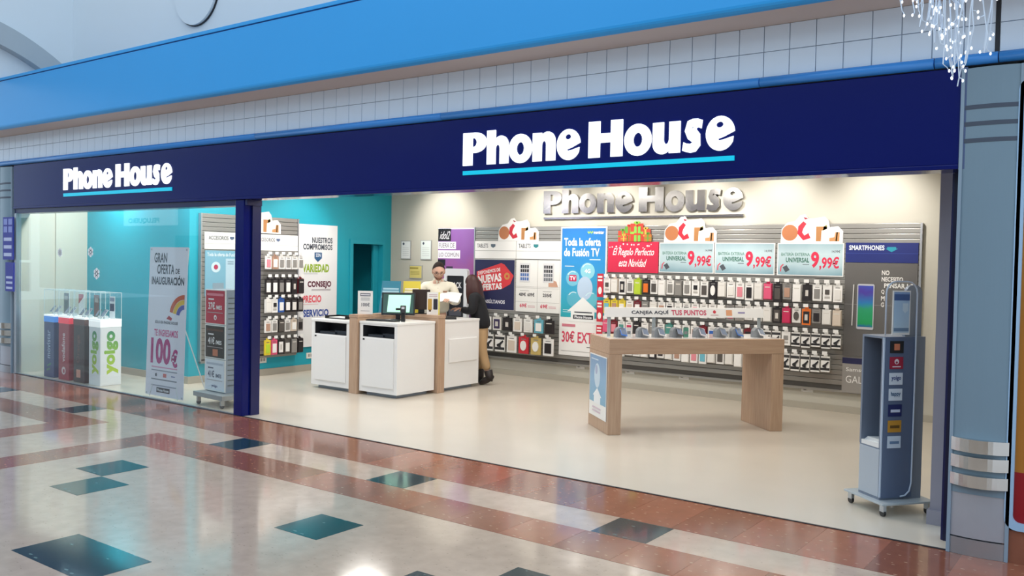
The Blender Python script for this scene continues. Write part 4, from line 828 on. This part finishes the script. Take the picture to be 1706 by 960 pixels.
# --- poster trolley behind the glass
t = thing('poster_trolley', 'grey rolling stand with red, black and white price posters behind the glass', 'display stand', (-8.72, .24, 0), R(-4))
BX('base_plate', M('grey_plate', 'a4a8aa', .35, .4), t, -.46, .16, -.13, .34, .10, .155, bev=.004)
for x, y in ((-.40, -.09), (.10, -.09), (-.40, .29), (.10, .29)): caster(C('55585c'), t, x, y, .10)
BX('body', m_grey, t, -.42, .0, .012, .25, .156, 1.36)
for k, (z, h, c) in enumerate(((.165, .375, 'e2e7f0'), (.548, .395, '2a2422'), (.95, .41, 'c4324a'))):
    g = BX('poster', m_wcard, t, -.43, .002, .002, .012, z, z + h); f = .0005
    strip(g, 'poster_print', C(c), -.415, -.013, z + .012, z + h - .012, f); f -= .0006; wc = '4a5570' if k == 0 else 'f0ecec'
    text(g, '37€' if k == 2 else '41€', -.36, z + h * .42, .14, h * .22, C(wc), f, .025); text(g, '/MES', -.20, z + h * .43, .13, h * .12, C(wc), f, .03)
    strip(g, 'small_print', C(wc), -.36, -.24, z + h * .70, z + h * .74, f); strip(g, 'small_print', C('a9a2a4'), -.38, -.05, z + h * .33, z + h * .35, f); strip(g, 'title_bar', C('b9c2d2' if k == 0 else ('5a3a2c' if k == 1 else 'e88a98')), -.39, -.04, z + h * .82, z + h * .89, f)
    if k == 0: text(g, 'yoigo', -.28, z + h * .10, .13, h * .10, C('46527a'), f, .04)
    elif k == 1: strip(g, 'brand_mark', C('c77a5a'), -.26, -.15, z + h * .08, z + h * .28, f)
    else: MB().poly(disc(-.21, z + h * .20, .03, None, 14), f, None, [list(reversed(disc(-.21, z + h * .19, .014, None, 12)))]).build('brand_mark', C(wc), g)
me = MB().box(0, .003, .04, .22, 0, .012).mesh('vent_slot')
for k in range(18): link('vent_slot', me, C('5f6668'), t, loc=(0, 0, .24 + .06 * k))

# --- X banner
t = thing('x_banner', 'white grand opening banner on a folding stand behind the glass', 'banner', (-10.12, .10, 0))
w = .80; T_ = lambda X, Y, Z: (X, Y + Z * .03, Z)
MB().poly([(0, .03), (w, .03), (w, 1.85), (0, 1.85)], -.003, 0, tf=T_).build('banner_sheet', M('banner_vinyl', 'e3e2ee', .4), t)
def bt(s, x0, z0, ww, h, c, bd=.02, sl=0.):
    vs, fs, a, b, c0, d0 = text_geo(s, bd); MB().add([(x0 + (v.x - a) / (b - a) * ww, -.0045 + .03 * (z0 + (v.y - c0) / (d0 - c0) * h), z0 + (v.y - c0) / (d0 - c0) * h) for v in vs], fs).build('lettering', C(c), t)
def bp(nm, lo, c, e=0.): MB().poly(lo, -.0045 - e, None, tf=T_).build(nm, C(c), t)
bt('GRAN', .10, 1.66, .27, .12, '2f3646'); bt('OFERTA', .17, 1.52, .36, .12, '2f3646'); bt('DE', .56, 1.53, .08, .06, '2f3646'); bt('INAUGURACIÓN', .06, 1.39, .68, .12, '2f3646', .03)
for k, c in enumerate(('c8583a', 'e0b84a', '5a62b0')): bp('rainbow_band', arc(.76, 1.03 - .005 * k, .30 - .07 * k, .25 - .055 * k, 90, 172, 10) + arc(.76, 1.03 - .005 * k, .235 - .07 * k, .195 - .055 * k, 172, 90, 10), c)
bp('red_shape', [(.40, .98), (.50, .96), (.52, .99), (.45, 1.02)], 'b83a4a'); bt('SÓLO EN PHONE HOUSE', .16, .915, .48, .045, '4a5060'); bt('TE INGRESAMOS', .15, .76, .50, .085, 'd04a8a'); bt('100', .09, .42, .42, .32, 'b01e78', .04); bt('€', .53, .40, .13, .22, 'b01e78', .04)
for z, c in ((.375, 'd58ab0'), (.335, '8a90a0'), (.15, '9aa0b0'), (.225, '6a7080')): bp('small_print', [(.12, z), (.66, z), (.66, z + .014), (.12, z + .014)], c)
bp('brand_mark', disc(.22, .285, .022, .022, 12), '5a6070'); bp('brand_mark', [(.37, .265), (.44, .265), (.44, .31), (.37, .31)], 'd06a6a'); bp('brand_mark', [(.54, .28), (.62, .28), (.62, .295), (.54, .295)], '7a84b0')
bp('name_plate', [(.24, .075), (.52, .075), (.52, .135), (.24, .135)], '2f3440'); vs = None
bt('Phone House', .26, .088, .24, .034, 'e8eaf0', .03)
for ch in t.children:
    if ch.name.startswith('lettering') and ch.data.vertices[0].co.z < .14: ch.location.y = -.001
for x in (.03, w - .03):
    for z in (.05, 1.82): MB().poly(disc(x, z, .012, None, 10), -.006, -.003, tf=T_).build('eyelet', m_alu, t)
MB().tube([(w, .06, 1.84), (.62, .10, .95), (.86, .30, .02)], .007, 6).tube([(0, .06, 1.84), (.18, .10, .95), (-.04, .30, .02)], .007, 6).tube([(.40, .09, .95), (.1, -.01, .02)], .007, 6).tube([(.40, .09, .95), (.7, -.01, .02)], .007, 6).tube([(.18, .10, .95), (.62, .10, .95)], .007, 6).build('support_rods', M('pale_rod', 'd9dde0', .3), t)

# --- carrier pedestals with acrylic covers
def pedestal(x0, x1, body, band, label, mark):
    w = x1 - x0; t = thing('display_pedestal', label, 'pedestal', (x0, .13, 0)); d = .29
    BX('body', C(body, .3), t, 0, w, 0, d, .004, .78, bev=.002)
    BX('lit_band', M('lit_band_' + band, band, .3, emit=.35), t, -.004, w + .004, -.004, d + .004, .781, .862, bev=.003)
    BX('top_plate', M('lit_white_plate', 'f8f9fa', .3, emit=.5), t, -.004, w + .004, -.004, d + .004, .863, .885)
    mb = MB()
    for b in ((0, w, 0, .004, .886, 1.23), (0, w, d - .004, d, .886, 1.23), (0, .004, .004, d - .004, .886, 1.23), (w - .004, w, .004, d - .004, .886, 1.23), (0, w, 0, d, 1.231, 1.236)): mb.box(*b)
    cv = mb.build('acrylic_cover', m_acryl, t)
    eb = MB(); e = .003
    for (x, y) in ((0, 0), (w, 0), (0, d), (w, d)): eb.box(x - e, x + e, y - e, y + e, .886, 1.237)
    for y in (0, d): eb.box(0, w, y - e, y + e, 1.234, 1.24)
    for x in (0, w): eb.box(x - e, x + e, 0, d, 1.234, 1.24)
    eb.build('cover_edge', M('polished_acrylic_edge', 'cfe2e4', .15), cv)
    f = -.0025
    for (rz, loc, ww) in ((0, (0, 0, 0), w), (R(90), (w, 0, 0), d)):
        g = MB().box(.01, ww - .01, -.0018, -.0002, .02, .77).build('face_panel', C(body, .3), t, loc=loc, rot=(0, 0, rz))
        mark(g, ww, f)
    return t
def vtext(g, s, x, z, h, w, mat, f, bd=.02):
    vs, fs, a, b, c, d = text_geo(s, bd)
    MB().add([(x - (v.y - c) / (d - c) * w, f, z + (v.x - a) / (b - a) * h) for v in vs], fs).build('lettering', mat, g)
def mk_mov(g, w, f): vtext(g, 'movistar', w * .64, .27, .40, .10, C('b9c6de'), f, .01); shape(g, 'brand_mark', C('4f8f6a'), stroke([(w * .3, .10), (w * .62, .13), (w * .34, .16), (w * .7, .20)], .025), f)
def mk_vod(g, w, f): vtext(g, 'vodafone', w * .62, .25, .40, .085, C('f0dede'), f, .02); shape(g, 'brand_mark', C('ecd8d8'), disc(w * .5, .13, .055, None, 20), f, [list(reversed(disc(w * .52, .125, .025, .03, 14)))])
def mk_ora(g, w, f): vtext(g, 'Orange', w * .64, .27, .38, .10, C('7a4a44'), f, .01); strip(g, 'brand_mark', C('d99a86'), w * .28, w * .66, .07, .18, f)
def mk_yoi(g, w, f): vtext(g, 'yoigo', w * .86, .15, .58, .20, gradient_mat('yoigo_green', [(0, 'b8cf2c'), (.5, '8fbf3a'), (1, '2f8a5a')], 2, .15, .73), f, .05)
XS = (-12.735, -12.325, -11.92, -11.52)
for k, (bd, bn, lb, mk) in enumerate((('1c3a74', '3f8fe6', 'navy carrier pedestal with light blue band, furthest left', mk_mov), ('a81e34', 'f0384c', 'red carrier pedestal with white lettering', mk_vod), ('2e1512', '4a2a26', 'dark brown carrier pedestal with orange square', mk_ora), ('e8eaec', 'ffffff', 'white carrier pedestal with green lettering, nearest the banner', mk_yoi))):
    t = pedestal(XS[k], XS[k] + .285, bd, bn, lb, mk)
    cols = (['b4b8bc', '6a6e74', 'c8ccd0'], ['8a8e94', '3a3c40', 'd8dadc'], ['5a5a5e', '8a8a8e', 'b0b2b6'], ['2f5a4a', '3a3e44', 'c8ccd0'])[k]
    for j, c in enumerate(cols):
        s = thing('display_phone', 'demo phone under acrylic cover of the %s pedestal, %s' % (('navy', 'red', 'brown', 'white')[k], ('left', 'middle', 'right')[j]), 'phone', (XS[k] + .06 + .08 * j, .22 + .03 * (j % 2), .8855), 0, 'demo phones on pedestals')
        BX('stand', M('clear_stand', 'd0d8dc', .15), s, -.012, .012, .0, .05, 0, .04); b = MB().box(-.03, .03, -.004, .004, -.06, .06, bev=.003).build('body', C(c, .25), s, loc=(0, .005, .075), rot=(R(-38), 0, 0)); strip(b, 'screen', M('phone_glass', '6f7c92', .08), -.026, .026, -.05, .05, -.0048)
    s = thing('price_card', ('dark grey', 'white and red', 'brown', 'white and navy')[k] + ' card standing inside the cover of the %s pedestal' % ('navy', 'red', 'brown', 'white')[k], 'card', (XS[k] + .10, .36, .8855)); f = -.0035
    BX('card', C(('5a6468', 'f0f0f0', '6a3a30', 'e8ecf0')[k]), s, 0, .13, -.002, .002, 0, .30)
    if k == 1: shape(s, 'red_corner', C('b82438'), [(0, .16), (0, .30), (.13, .30), (.13, .26)], f)
    if k == 3: strip(s, 'print', C('2f3a5c'), .01, .12, .10, .20, f); strip(s, 'print', C('8f9ab4'), .01, .12, .23, .28, f)
    if k in (0, 2): strip(s, 'print', C('a9a4a0'), .02, .11, .20, .26, f)

# --- rounded white ad stand at the back
t = thing('ad_stand', 'white rounded ad stand with black panel between clerk and customer', 'display stand', (-9.02, 4.48, 0), R(8))
MB().poly(rrect(0, .42, .02, 1.63, .05), -.03, .05, [list(reversed(rrect(.05, .36, .12, 1.52, .02)))]).build('frame', M('white_frame', 'dfe3e8', .3), t)
BX('panel', C('17181f', .3), t, .045, .365, -.01, .03, .115, 1.525); text(t, 'BLACK', .09, 1.33, .22, .09, C('e6e6ea'), -.012, .03); strip(t, 'print', C('4a4c58'), .09, .31, .9, 1.0, -.012); BX('foot', m_grey, t, .02, .40, -.12, .14, .003, .02)
# --- icicle lights hanging in the mall
ic = thing('icicle_lights', 'cluster of white icicle string lights hanging at the upper right corner', 'string lights', (-.93, -1.0, 3.14))
rr = random.Random(11); bulbm = MB().sphere((0, 0, 0), .0058, .0058, .009, 8, 6).mesh('bulb'); m_bulb = M('lit_led', 'f4f8ff', .3, emit=1.0); m_wire = M('clear_wire', 'dfe8f4', .3)
def dangle(x, z, L, n):
    pts = [Vector((x, rr.uniform(-.05, .05), z))]
    for k in range(n): pts.append(pts[-1] + Vector((rr.uniform(-.018, .018), rr.uniform(-.01, .01), -L / n)))
    MB().tube(pts, .0038, 4).build('wire', m_wire, ic)
    for p in pts[1:]:
        if rr.random() < .75:
            e = p + Vector((rr.uniform(-.03, .03), rr.uniform(-.02, .02), rr.uniform(-.035, -.012)))
            MB().tube([p, (p + e) / 2 + Vector((.004, 0, 0)), e], .0028, 4).build('wire', m_wire, ic); link('bulb', bulbm, m_bulb, ic, loc=e)
for k in range(34):
    x = rr.gauss(-.02, .10); x = max(-.24, min(.20, x)); L = .60 - 1.9 * abs(x - .07) - rr.random() * .14
    dangle(x, .2, max(.22, L + .1), max(3, int(L / .07)))
# ================================================================== people
def skin(vs, es, rs, root=0, sub=2):
    me = bpy.data.meshes.new('s'); me.from_pydata(vs, es, []); o = bpy.data.objects.new('s', me); COL.objects.link(o)
    m = o.modifiers.new('k', 'SKIN'); m.use_smooth_shade = True; m.branch_smoothing = .6; s = o.modifiers.new('u', 'SUBSURF'); s.levels = sub; s.render_levels = sub
    for i, r in enumerate(rs):
        q = me.skin_vertices[0].data[i]; q.radius = (r, r) if not isinstance(r, tuple) else r; q.use_root = i == root
    dg = bpy.context.evaluated_depsgraph_get(); out = bpy.data.meshes.new_from_object(o.evaluated_get(dg)); bpy.data.objects.remove(o); bpy.data.meshes.remove(me)
    mb = MB(); mb.add([v.co[:] for v in out.vertices], [tuple(p.vertices) for p in out.polygons]); bpy.data.meshes.remove(out); return mb
def head_geo(c, s=1., tilt=0., turn=0.):
    """sculpted head facing -Y: brow, sockets, nose, lips, chin, ears"""
    nu, nv = 40, 30; vs = []; fs = []; rot = Matrix.Rotation(turn, 3, 'Z') @ Matrix.Rotation(tilt, 3, 'X')
    g = lambda a, b, w: math.exp(-((a / b) ** 2) * w)
    for j in range(nv + 1):
        th = math.pi * j / nv
        for i in range(nu):
            p = 2 * math.pi * i / nu; x, y, z = math.sin(th) * math.sin(p), -math.sin(th) * math.cos(p), math.cos(th)
            X, Y, Z = x * .077, y * .097, z * .118
            if Z < 0: k = 1 - .30 * (Z / .118) ** 2; X *= k; Y = Y * (1 - .12 * (Z / .118) ** 2) - .008 * (Z / .118) ** 2
            if y < 0:
                Y -= .024 * g(X, .013, 1) * g(Z + .018, .026, 1)                        # nose
                Y -= .007 * g(Z - .028, .012, 1) * g(X, .05, 1)                         # brow
                Y += .010 * (g(X - .032, .017, 1) + g(X + .032, .017, 1)) * g(Z - .005, .014, 1)  # sockets
                Y -= .006 * g(X, .026, 1) * (g(Z + .056, .007, 1) + g(Z + .068, .007, 1))      # lips
                Y -= .008 * g(X, .03, 1) * g(Z + .098, .018, 1)                         # chin
            vs.append(Vector(c) + rot @ (Vector((X, Y, Z)) * s))
    for j in range(nv):
        for i in range(nu): fs.append((j * nu + i, (j + 1) * nu + i, (j + 1) * nu + (i + 1) % nu, j * nu + (i + 1) % nu))
    mb = MB().add(vs, fs)
    for q in (-1, 1):
        e = MB().sphere((0, 0, 0), .010, .022, .032, 10, 8); mb.add([Vector(c) + rot @ ((Vector(v) + Vector((q * .078, .008, -.008))) * s) for v in e.v], e.f)
    return mb, (lambda X, Y, Z: tuple(Vector(c) + rot @ (Vector((X, Y, Z)) * s)))
def hand_geo(w, d, up, s=1., curl=.6, side=1):
    """palm and five bent fingers from wrist w along direction d, palm normal up"""
    w, d, up = Vector(w), Vector(d).normalized(), Vector(up).normalized(); lat = d.cross(up).normalized() * side; up = lat.cross(d).normalized() * side
    P = lambda a, b, c: w + (d * a + lat * b + up * c) * s
    vs = [P(0, 0, 0), P(.04, 0, 0), P(.075, 0, -.002)]; es = [(0, 1), (1, 2)]; rs = [(.024, .018), (.036, .015), (.034, .013)]
    for k, (b, L) in enumerate(((-.030, .066), (-.010, .076), (.010, .072), (.029, .056))):
        i = len(vs); vs += [P(.085, b, 0), P(.085 + L * .45, b * 1.05, -curl * .016), P(.085 + L * .78, b * 1.05, -curl * .042), P(.085 + L * .90, b * 1.04, -curl * .066)]
        es += [(2, i), (i, i + 1), (i + 1, i + 2), (i + 2, i + 3)]; rs += [.0095, .0088, .008, .007]
    i = len(vs); vs += [P(.03, -.042, -.004), P(.055, -.058, -.018), P(.08, -.056, -.032)]; es += [(1, i), (i, i + 1), (i + 1, i + 2)]; rs += [.012, .0105, .0085]
    return skin(vs, es, rs, 1, 1)
def person(label, loc, rz, S, skinc, shirt, trouser, shoe, J, head, hairf, shirt_name='shirt'):
    t = thing('person', label, 'person', loc, rz); m_sk = M('skin_' + skinc, skinc, .5); 
    v, e, r = J['body']; b = skin(v, e, r, 0, 2)
    hb, HP = head_geo(*head); b.add(hb.v, hb.f)
    for h in J['hands']: g = hand_geo(*h); b.add(g.v, g.f)
    b.build('body', m_sk, t, True)
    v, e, r = J['top']; skin(v, e, r, 0, 2).build(shirt_name, M('cloth_' + shirt, shirt, .85, noise=.06, nscale=14, bump=.3), t, True)
    v, e, r = J['legs']; skin(v, e, r, 0, 2).build('trousers', M('cloth_' + trouser, trouser, .85, noise=.08, nscale=10, bump=.3), t, True)
    for s in J['shoes']: MB().sphere((0, 0, 0), .048, .125, .048, 16, 10).build('shoe', M('leather_' + shoe, shoe, .5), t, True, s[0], s[1])
    for (X, q) in ((-.032, -1), (.032, 1)):
        MB().sphere(HP(X, -.083, .004), .011, .006, .006, 10, 6).build('eye', C('2c211d'), t, True)
        MB().tube([HP(X - .019, -.091, .022), HP(X, -.096, .027), HP(X + .019, -.091, .022)], .0035, 5).build('eyebrow', C('2a1d18'), t, True)
    MB().tube([HP(-.024, -.093, -.062), HP(0, -.099, -.061), HP(.024, -.093, -.062)], .004, 5).build('mouth', C('9a5a50'), t, True)
    return t, HP
# --- clerk behind the counter
hd = ((0, -.05, 1.60), 1.1, R(20), R(8))
body = ([(0, 0, .95), (0, 0, 1.10), (0, -.005, 1.28), (0, 0, 1.42), (0, -.012, 1.50), (0, -.035, 1.56),
         (.19, .0, 1.405), (.26, -.03, 1.16), (.17, -.25, 1.20), (-.19, .0, 1.405), (-.265, -.04, 1.15), (-.09, -.25, 1.18),
         (.10, 0, .90), (.105, -.01, .50), (.105, .01, .09), (.11, -.09, .05), (-.10, 0, .90), (-.105, -.01, .50), (-.105, .01, .09), (-.11, -.09, .05)],
        [(0, 1), (1, 2), (2, 3), (3, 4), (4, 5), (3, 6), (6, 7), (7, 8), (3, 9), (9, 10), (10, 11), (0, 12), (12, 13), (13, 14), (14, 15), (0, 16), (16, 17), (17, 18), (18, 19)],
        [(.13, .085), (.12, .08), (.135, .085), (.06, .06), .05, .05, .045, .036, .028, .045, .036, .028, .085, .06, .042, .032, .085, .06, .042, .032])
top = ([(0, 0, .98), (0, -.01, 1.13), (0, -.01, 1.28), (0, 0, 1.41), (0, -.005, 1.472), (.195, .0, 1.40), (.275, -.03, 1.155), (.18, -.235, 1.195), (-.195, .0, 1.40), (-.28, -.04, 1.145), (-.10, -.235, 1.175)],
       [(0, 1), (1, 2), (2, 3), (3, 4), (3, 5), (5, 6), (6, 7), (3, 8), (8, 9), (9, 10)],
       [(.175, .125), (.175, .125), (.19, .13), (.15, .11), (.08, .08), .085, .07, .046, .085, .07, .046])
legs = ([(0, 0, .98), (0, 0, .92), (.10, 0, .86), (.108, -.01, .50), (.108, .01, .08), (-.10, 0, .86), (-.108, -.01, .50), (-.108, .01, .08)], [(0, 1), (1, 2), (2, 3), (3, 4), (1, 5), (5, 6), (6, 7)], [(.16, .115), (.16, .115), .10, .078, .066, .10, .078, .066])
t, HP = person('shop clerk in a cream shirt and glasses looking down at papers behind the counter', (-8.30, 3.50, 0), R(38), 1, 'd8ad96', 'e9e4d2', '8f7a60', '2a2422',
  dict(body=body, top=top, legs=legs, hands=[((.16, -.25, 1.20), (-.25, -1, .15), (.3, .1, 1), 1, .7, 1), ((-.09, -.25, 1.18), (.35, -1, .25), (-.3, .1, 1), 1, .8, -1)], shoes=[((.115, -.06, .05), (0, 0, 0)), ((-.115, -.06, .05), (0, 0, 0))]), hd, None)
def hair_shell(HP, t, mat, s, cut, n=36, drop=None):
    vs = []; fs = []; nv = 20
    for j in range(nv + 1):
        for i in range(n):
            p = 2 * math.pi * i / n; front = math.cos(p); lim = cut(front); th = lim * j / nv
            x, y, z = math.sin(th) * math.sin(p), -math.sin(th) * math.cos(p), math.cos(th)
            k = 1 + .012 * math.sin(9 * p + 3 * j); vs.append(HP(x * .083 * s * k, y * .103 * s * k + .004, z * .126 * s))
    for j in range(nv):
        for i in range(n): fs.append((j * n + i, (j + 1) * n + i, (j + 1) * n + (i + 1) % n, j * n + (i + 1) % n))
    return MB().add(vs, fs).build('hair', mat, t, True)
hair_shell(HP, t, M('dark_brown_hair', '22150f', .85, noise=.3, nscale=60), 1.0, lambda f: R(88 - 44 * max(0, f) ** .8 + (22 * -f if f < 0 else 0)))
mb = MB()
for X in (-.033, .033): mb.tube([HP(X + .022 * math.cos(R(a)), -.104, .002 + .016 * math.sin(R(a))) for a in range(0, 361, 30)], .0018, 5)
mb.tube([HP(-.011, -.105, .004), HP(0, -.108, .007), HP(.011, -.105, .004)], .0018, 5)
for q in (-1, 1): mb.tube([HP(q * .055, -.102, .004), HP(q * .078, -.06, .006), HP(q * .082, .01, .0)], .0018, 5)
mb.build('glasses', m_black, t)
vs = [HP(x, y, z) for (x, y, z) in []]
MB().sphere((0, 0, 0), 1, 1, 1, 20, 10)
bd = []; fs = []
for j in range(7):
    for i in range(13):
        a = R(-78 + 156 * i / 12); zz = -.055 - .058 * j / 6; k = 1 - .30 * (zz / .118) ** 2; r = math.sqrt(max(.05, 1 - (zz / .118) ** 2))
        bd.append(HP(.079 * r * k * math.sin(a), -.100 * r * (1 - .12 * (zz / .118) ** 2) * math.cos(a) - .011, zz))
for j in range(6):
    for i in range(12):
        if not (j < 2 and 4 <= i <= 7): fs.append((j * 13 + i, j * 13 + i + 1, (j + 1) * 13 + i + 1, (j + 1) * 13 + i))
MB().add(bd, fs).build('beard', M('short_beard', '8a6552', .8, noise=.2, nscale=50), t, True)
m_sh = M('cloth_e9e4d2', 'e9e4d2')
for q in (-1, 1): MB().poly([(0, 0), (q * .075, .045), (q * .085, .005), (q * .035, -.05)] if q > 0 else [(0, 0), (q * .035, -.05), (q * .085, .005), (q * .075, .045)], -.004, .004, tf=lambda X, Y, Z: (X, Y - .075 + abs(X) * .7, 1.455 + Z)).build('collar', m_sh, t)
for z in (1.36, 1.27, 1.18): MB().sphere((0, -.137, z), .007, .004, .007, 8, 6).build('button', C('d8d2c0'), t)
BX('badge', C('9a7a62'), t, .07, .13, -.135, -.128, 1.30, 1.325)
s = thing('paper_sheaf', 'sheaf of white papers held between the clerk and the customer', 'papers', (-8.03, 3.40, 1.17), R(25))
for k in range(3):
    vs = []; fs = []
    for i in range(9):
        for j in range(2): x = -.15 + .30 * i / 8; vs.append((x + .01 * k, -.10 + .21 * j, .03 * math.cos(x * 8) + .12 * j + .006 * k - .02))
    for i in range(8): fs.append((2 * i, 2 * i + 2, 2 * i + 3, 2 * i + 1))
    MB().add(vs, fs).build('sheet', M('white_paper', 'eceae6', .6), s, True)
# --- customer
lean = lambda v: [(x, y - (.085 * (z - .8) / .6 if z > .8 else 0), z) for x, y, z in v]
p0 = on_y(801, 640, 3.86)
hd = ((0, -.15, 1.43), .95, R(14), R(-10))
body = ([(0, 0, .86), (0, -.005, .99), (0, -.02, 1.14), (0, -.02, 1.27), (0, -.035, 1.34), (0, -.055, 1.40), (.155, -.02, 1.255), (.20, -.06, 1.04), (.10, -.26, 1.07), (-.155, -.02, 1.255), (-.20, -.06, 1.04), (-.10, -.25, 1.06),
         (.085, 0, .82), (.09, .03, .46), (.09, .14, .12), (.09, .06, .05), (-.085, 0, .82), (-.085, -.05, .45), (-.085, -.04, .08), (-.085, -.12, .04)],
        [(0, 1), (1, 2), (2, 3), (3, 4), (4, 5), (3, 6), (6, 7), (7, 8), (3, 9), (9, 10), (10, 11), (0, 12), (12, 13), (13, 14), (14, 15), (0, 16), (16, 17), (17, 18), (18, 19)],
        [(.07, .05), (.08, .06), (.09, .07), (.06, .055), .044, .044, .038, .03, .024, .038, .03, .024, .045, .038, .034, .03, .045, .038, .034, .03])
top = ([(0, .0, .76), (0, -.005, .90), (0, -.01, 1.02), (0, -.02, 1.15), (0, -.02, 1.26), (0, -.03, 1.32), (.165, -.02, 1.25), (.215, -.05, 1.035), (.11, -.24, 1.065), (-.165, -.02, 1.25), (-.215, -.05, 1.035), (-.11, -.235, 1.055)],
       [(0, 1), (1, 2), (2, 3), (3, 4), (4, 5), (4, 6), (6, 7), (7, 8), (4, 9), (9, 10), (10, 11)], [(.18, .15), (.175, .145), (.165, .14), (.175, .14), (.14, .115), .075, .085, .068, .05, .085, .068, .05])
legs = ([(0, -.01, .90), (0, -.005, .80), (.085, 0, .75), (.095, .03, .46), (.09, .12, .20), (-.085, 0, .75), (-.085, -.05, .45), (-.085, -.04, .18)], [(0, 1), (1, 2), (2, 3), (3, 4), (1, 5), (5, 6), (6, 7)], [(.155, .13), (.155, .13), .105, .082, .062, .105, .082, .062])
t, HP = person('customer with long dark red hair, black jacket and beige trousers at the counter', (p0.x, p0.y, 0), R(-66), 1, 'c79c86', '17181d', 'b3936c', '241a18',
  dict(body=(lean(body[0]), *body[1:]), top=(lean(top[0]), *top[1:]), legs=legs, hands=[((.10, -.30, 1.07), (-.2, -1, .1), (.3, .1, 1), .92, .7, 1), ((-.10, -.29, 1.06), (.2, -1, .1), (-.3, .1, 1), .92, .7, -1)], shoes=[((.09, .105, .075), (R(28), 0, 0)), ((-.085, -.075, .05), (0, 0, 0))]), hd, None, 'jacket')
for (c, r) in (([(.09, .125, .21), (.09, .15, .11), (.09, .14, .07)], [.062, .056, .055]), ([(-.085, -.04, .20), (-.085, -.035, .10), (-.085, -.04, .05)], [.06, .055, .055])): MB().tube(c, r, 14).build('boot_shaft', M('leather_241a18', '241a18', .5), t, True)
m_red = M('dark_red_hair', '3a1512', .5, noise=.3, nscale=70)
hair_shell(HP, t, m_red, 1.12, lambda f: R(114 - 46 * max(0, f) ** .8 + (8 if f < 0 else 0)))
vs = []; fs = []; n = 22; nz = 9
for j in range(nz):
    for i in range(n):
        a = R(-140 + 280 * i / (n - 1)); q = j / (nz - 1); rx = .096 + .036 * math.sin(q * 2.6); ry = .108 + .022 * math.sin(q * 2.6); wv = .004 * math.sin(i * 1.9)
        vs.append((math.sin(a) * (rx + wv), -.145 + .03 * q + math.cos(a) * (ry + wv) + .01, 1.47 - .31 * q - (.02 * math.sin(i * 1.3) if j == nz - 1 else 0)))
for j in range(nz - 1):
    for i in range(n - 1): fs.append((j * n + i, (j + 1) * n + i, (j + 1) * n + i + 1, j * n + i + 1))
MB().add(vs, fs).build('long_hair', m_red, t, True)
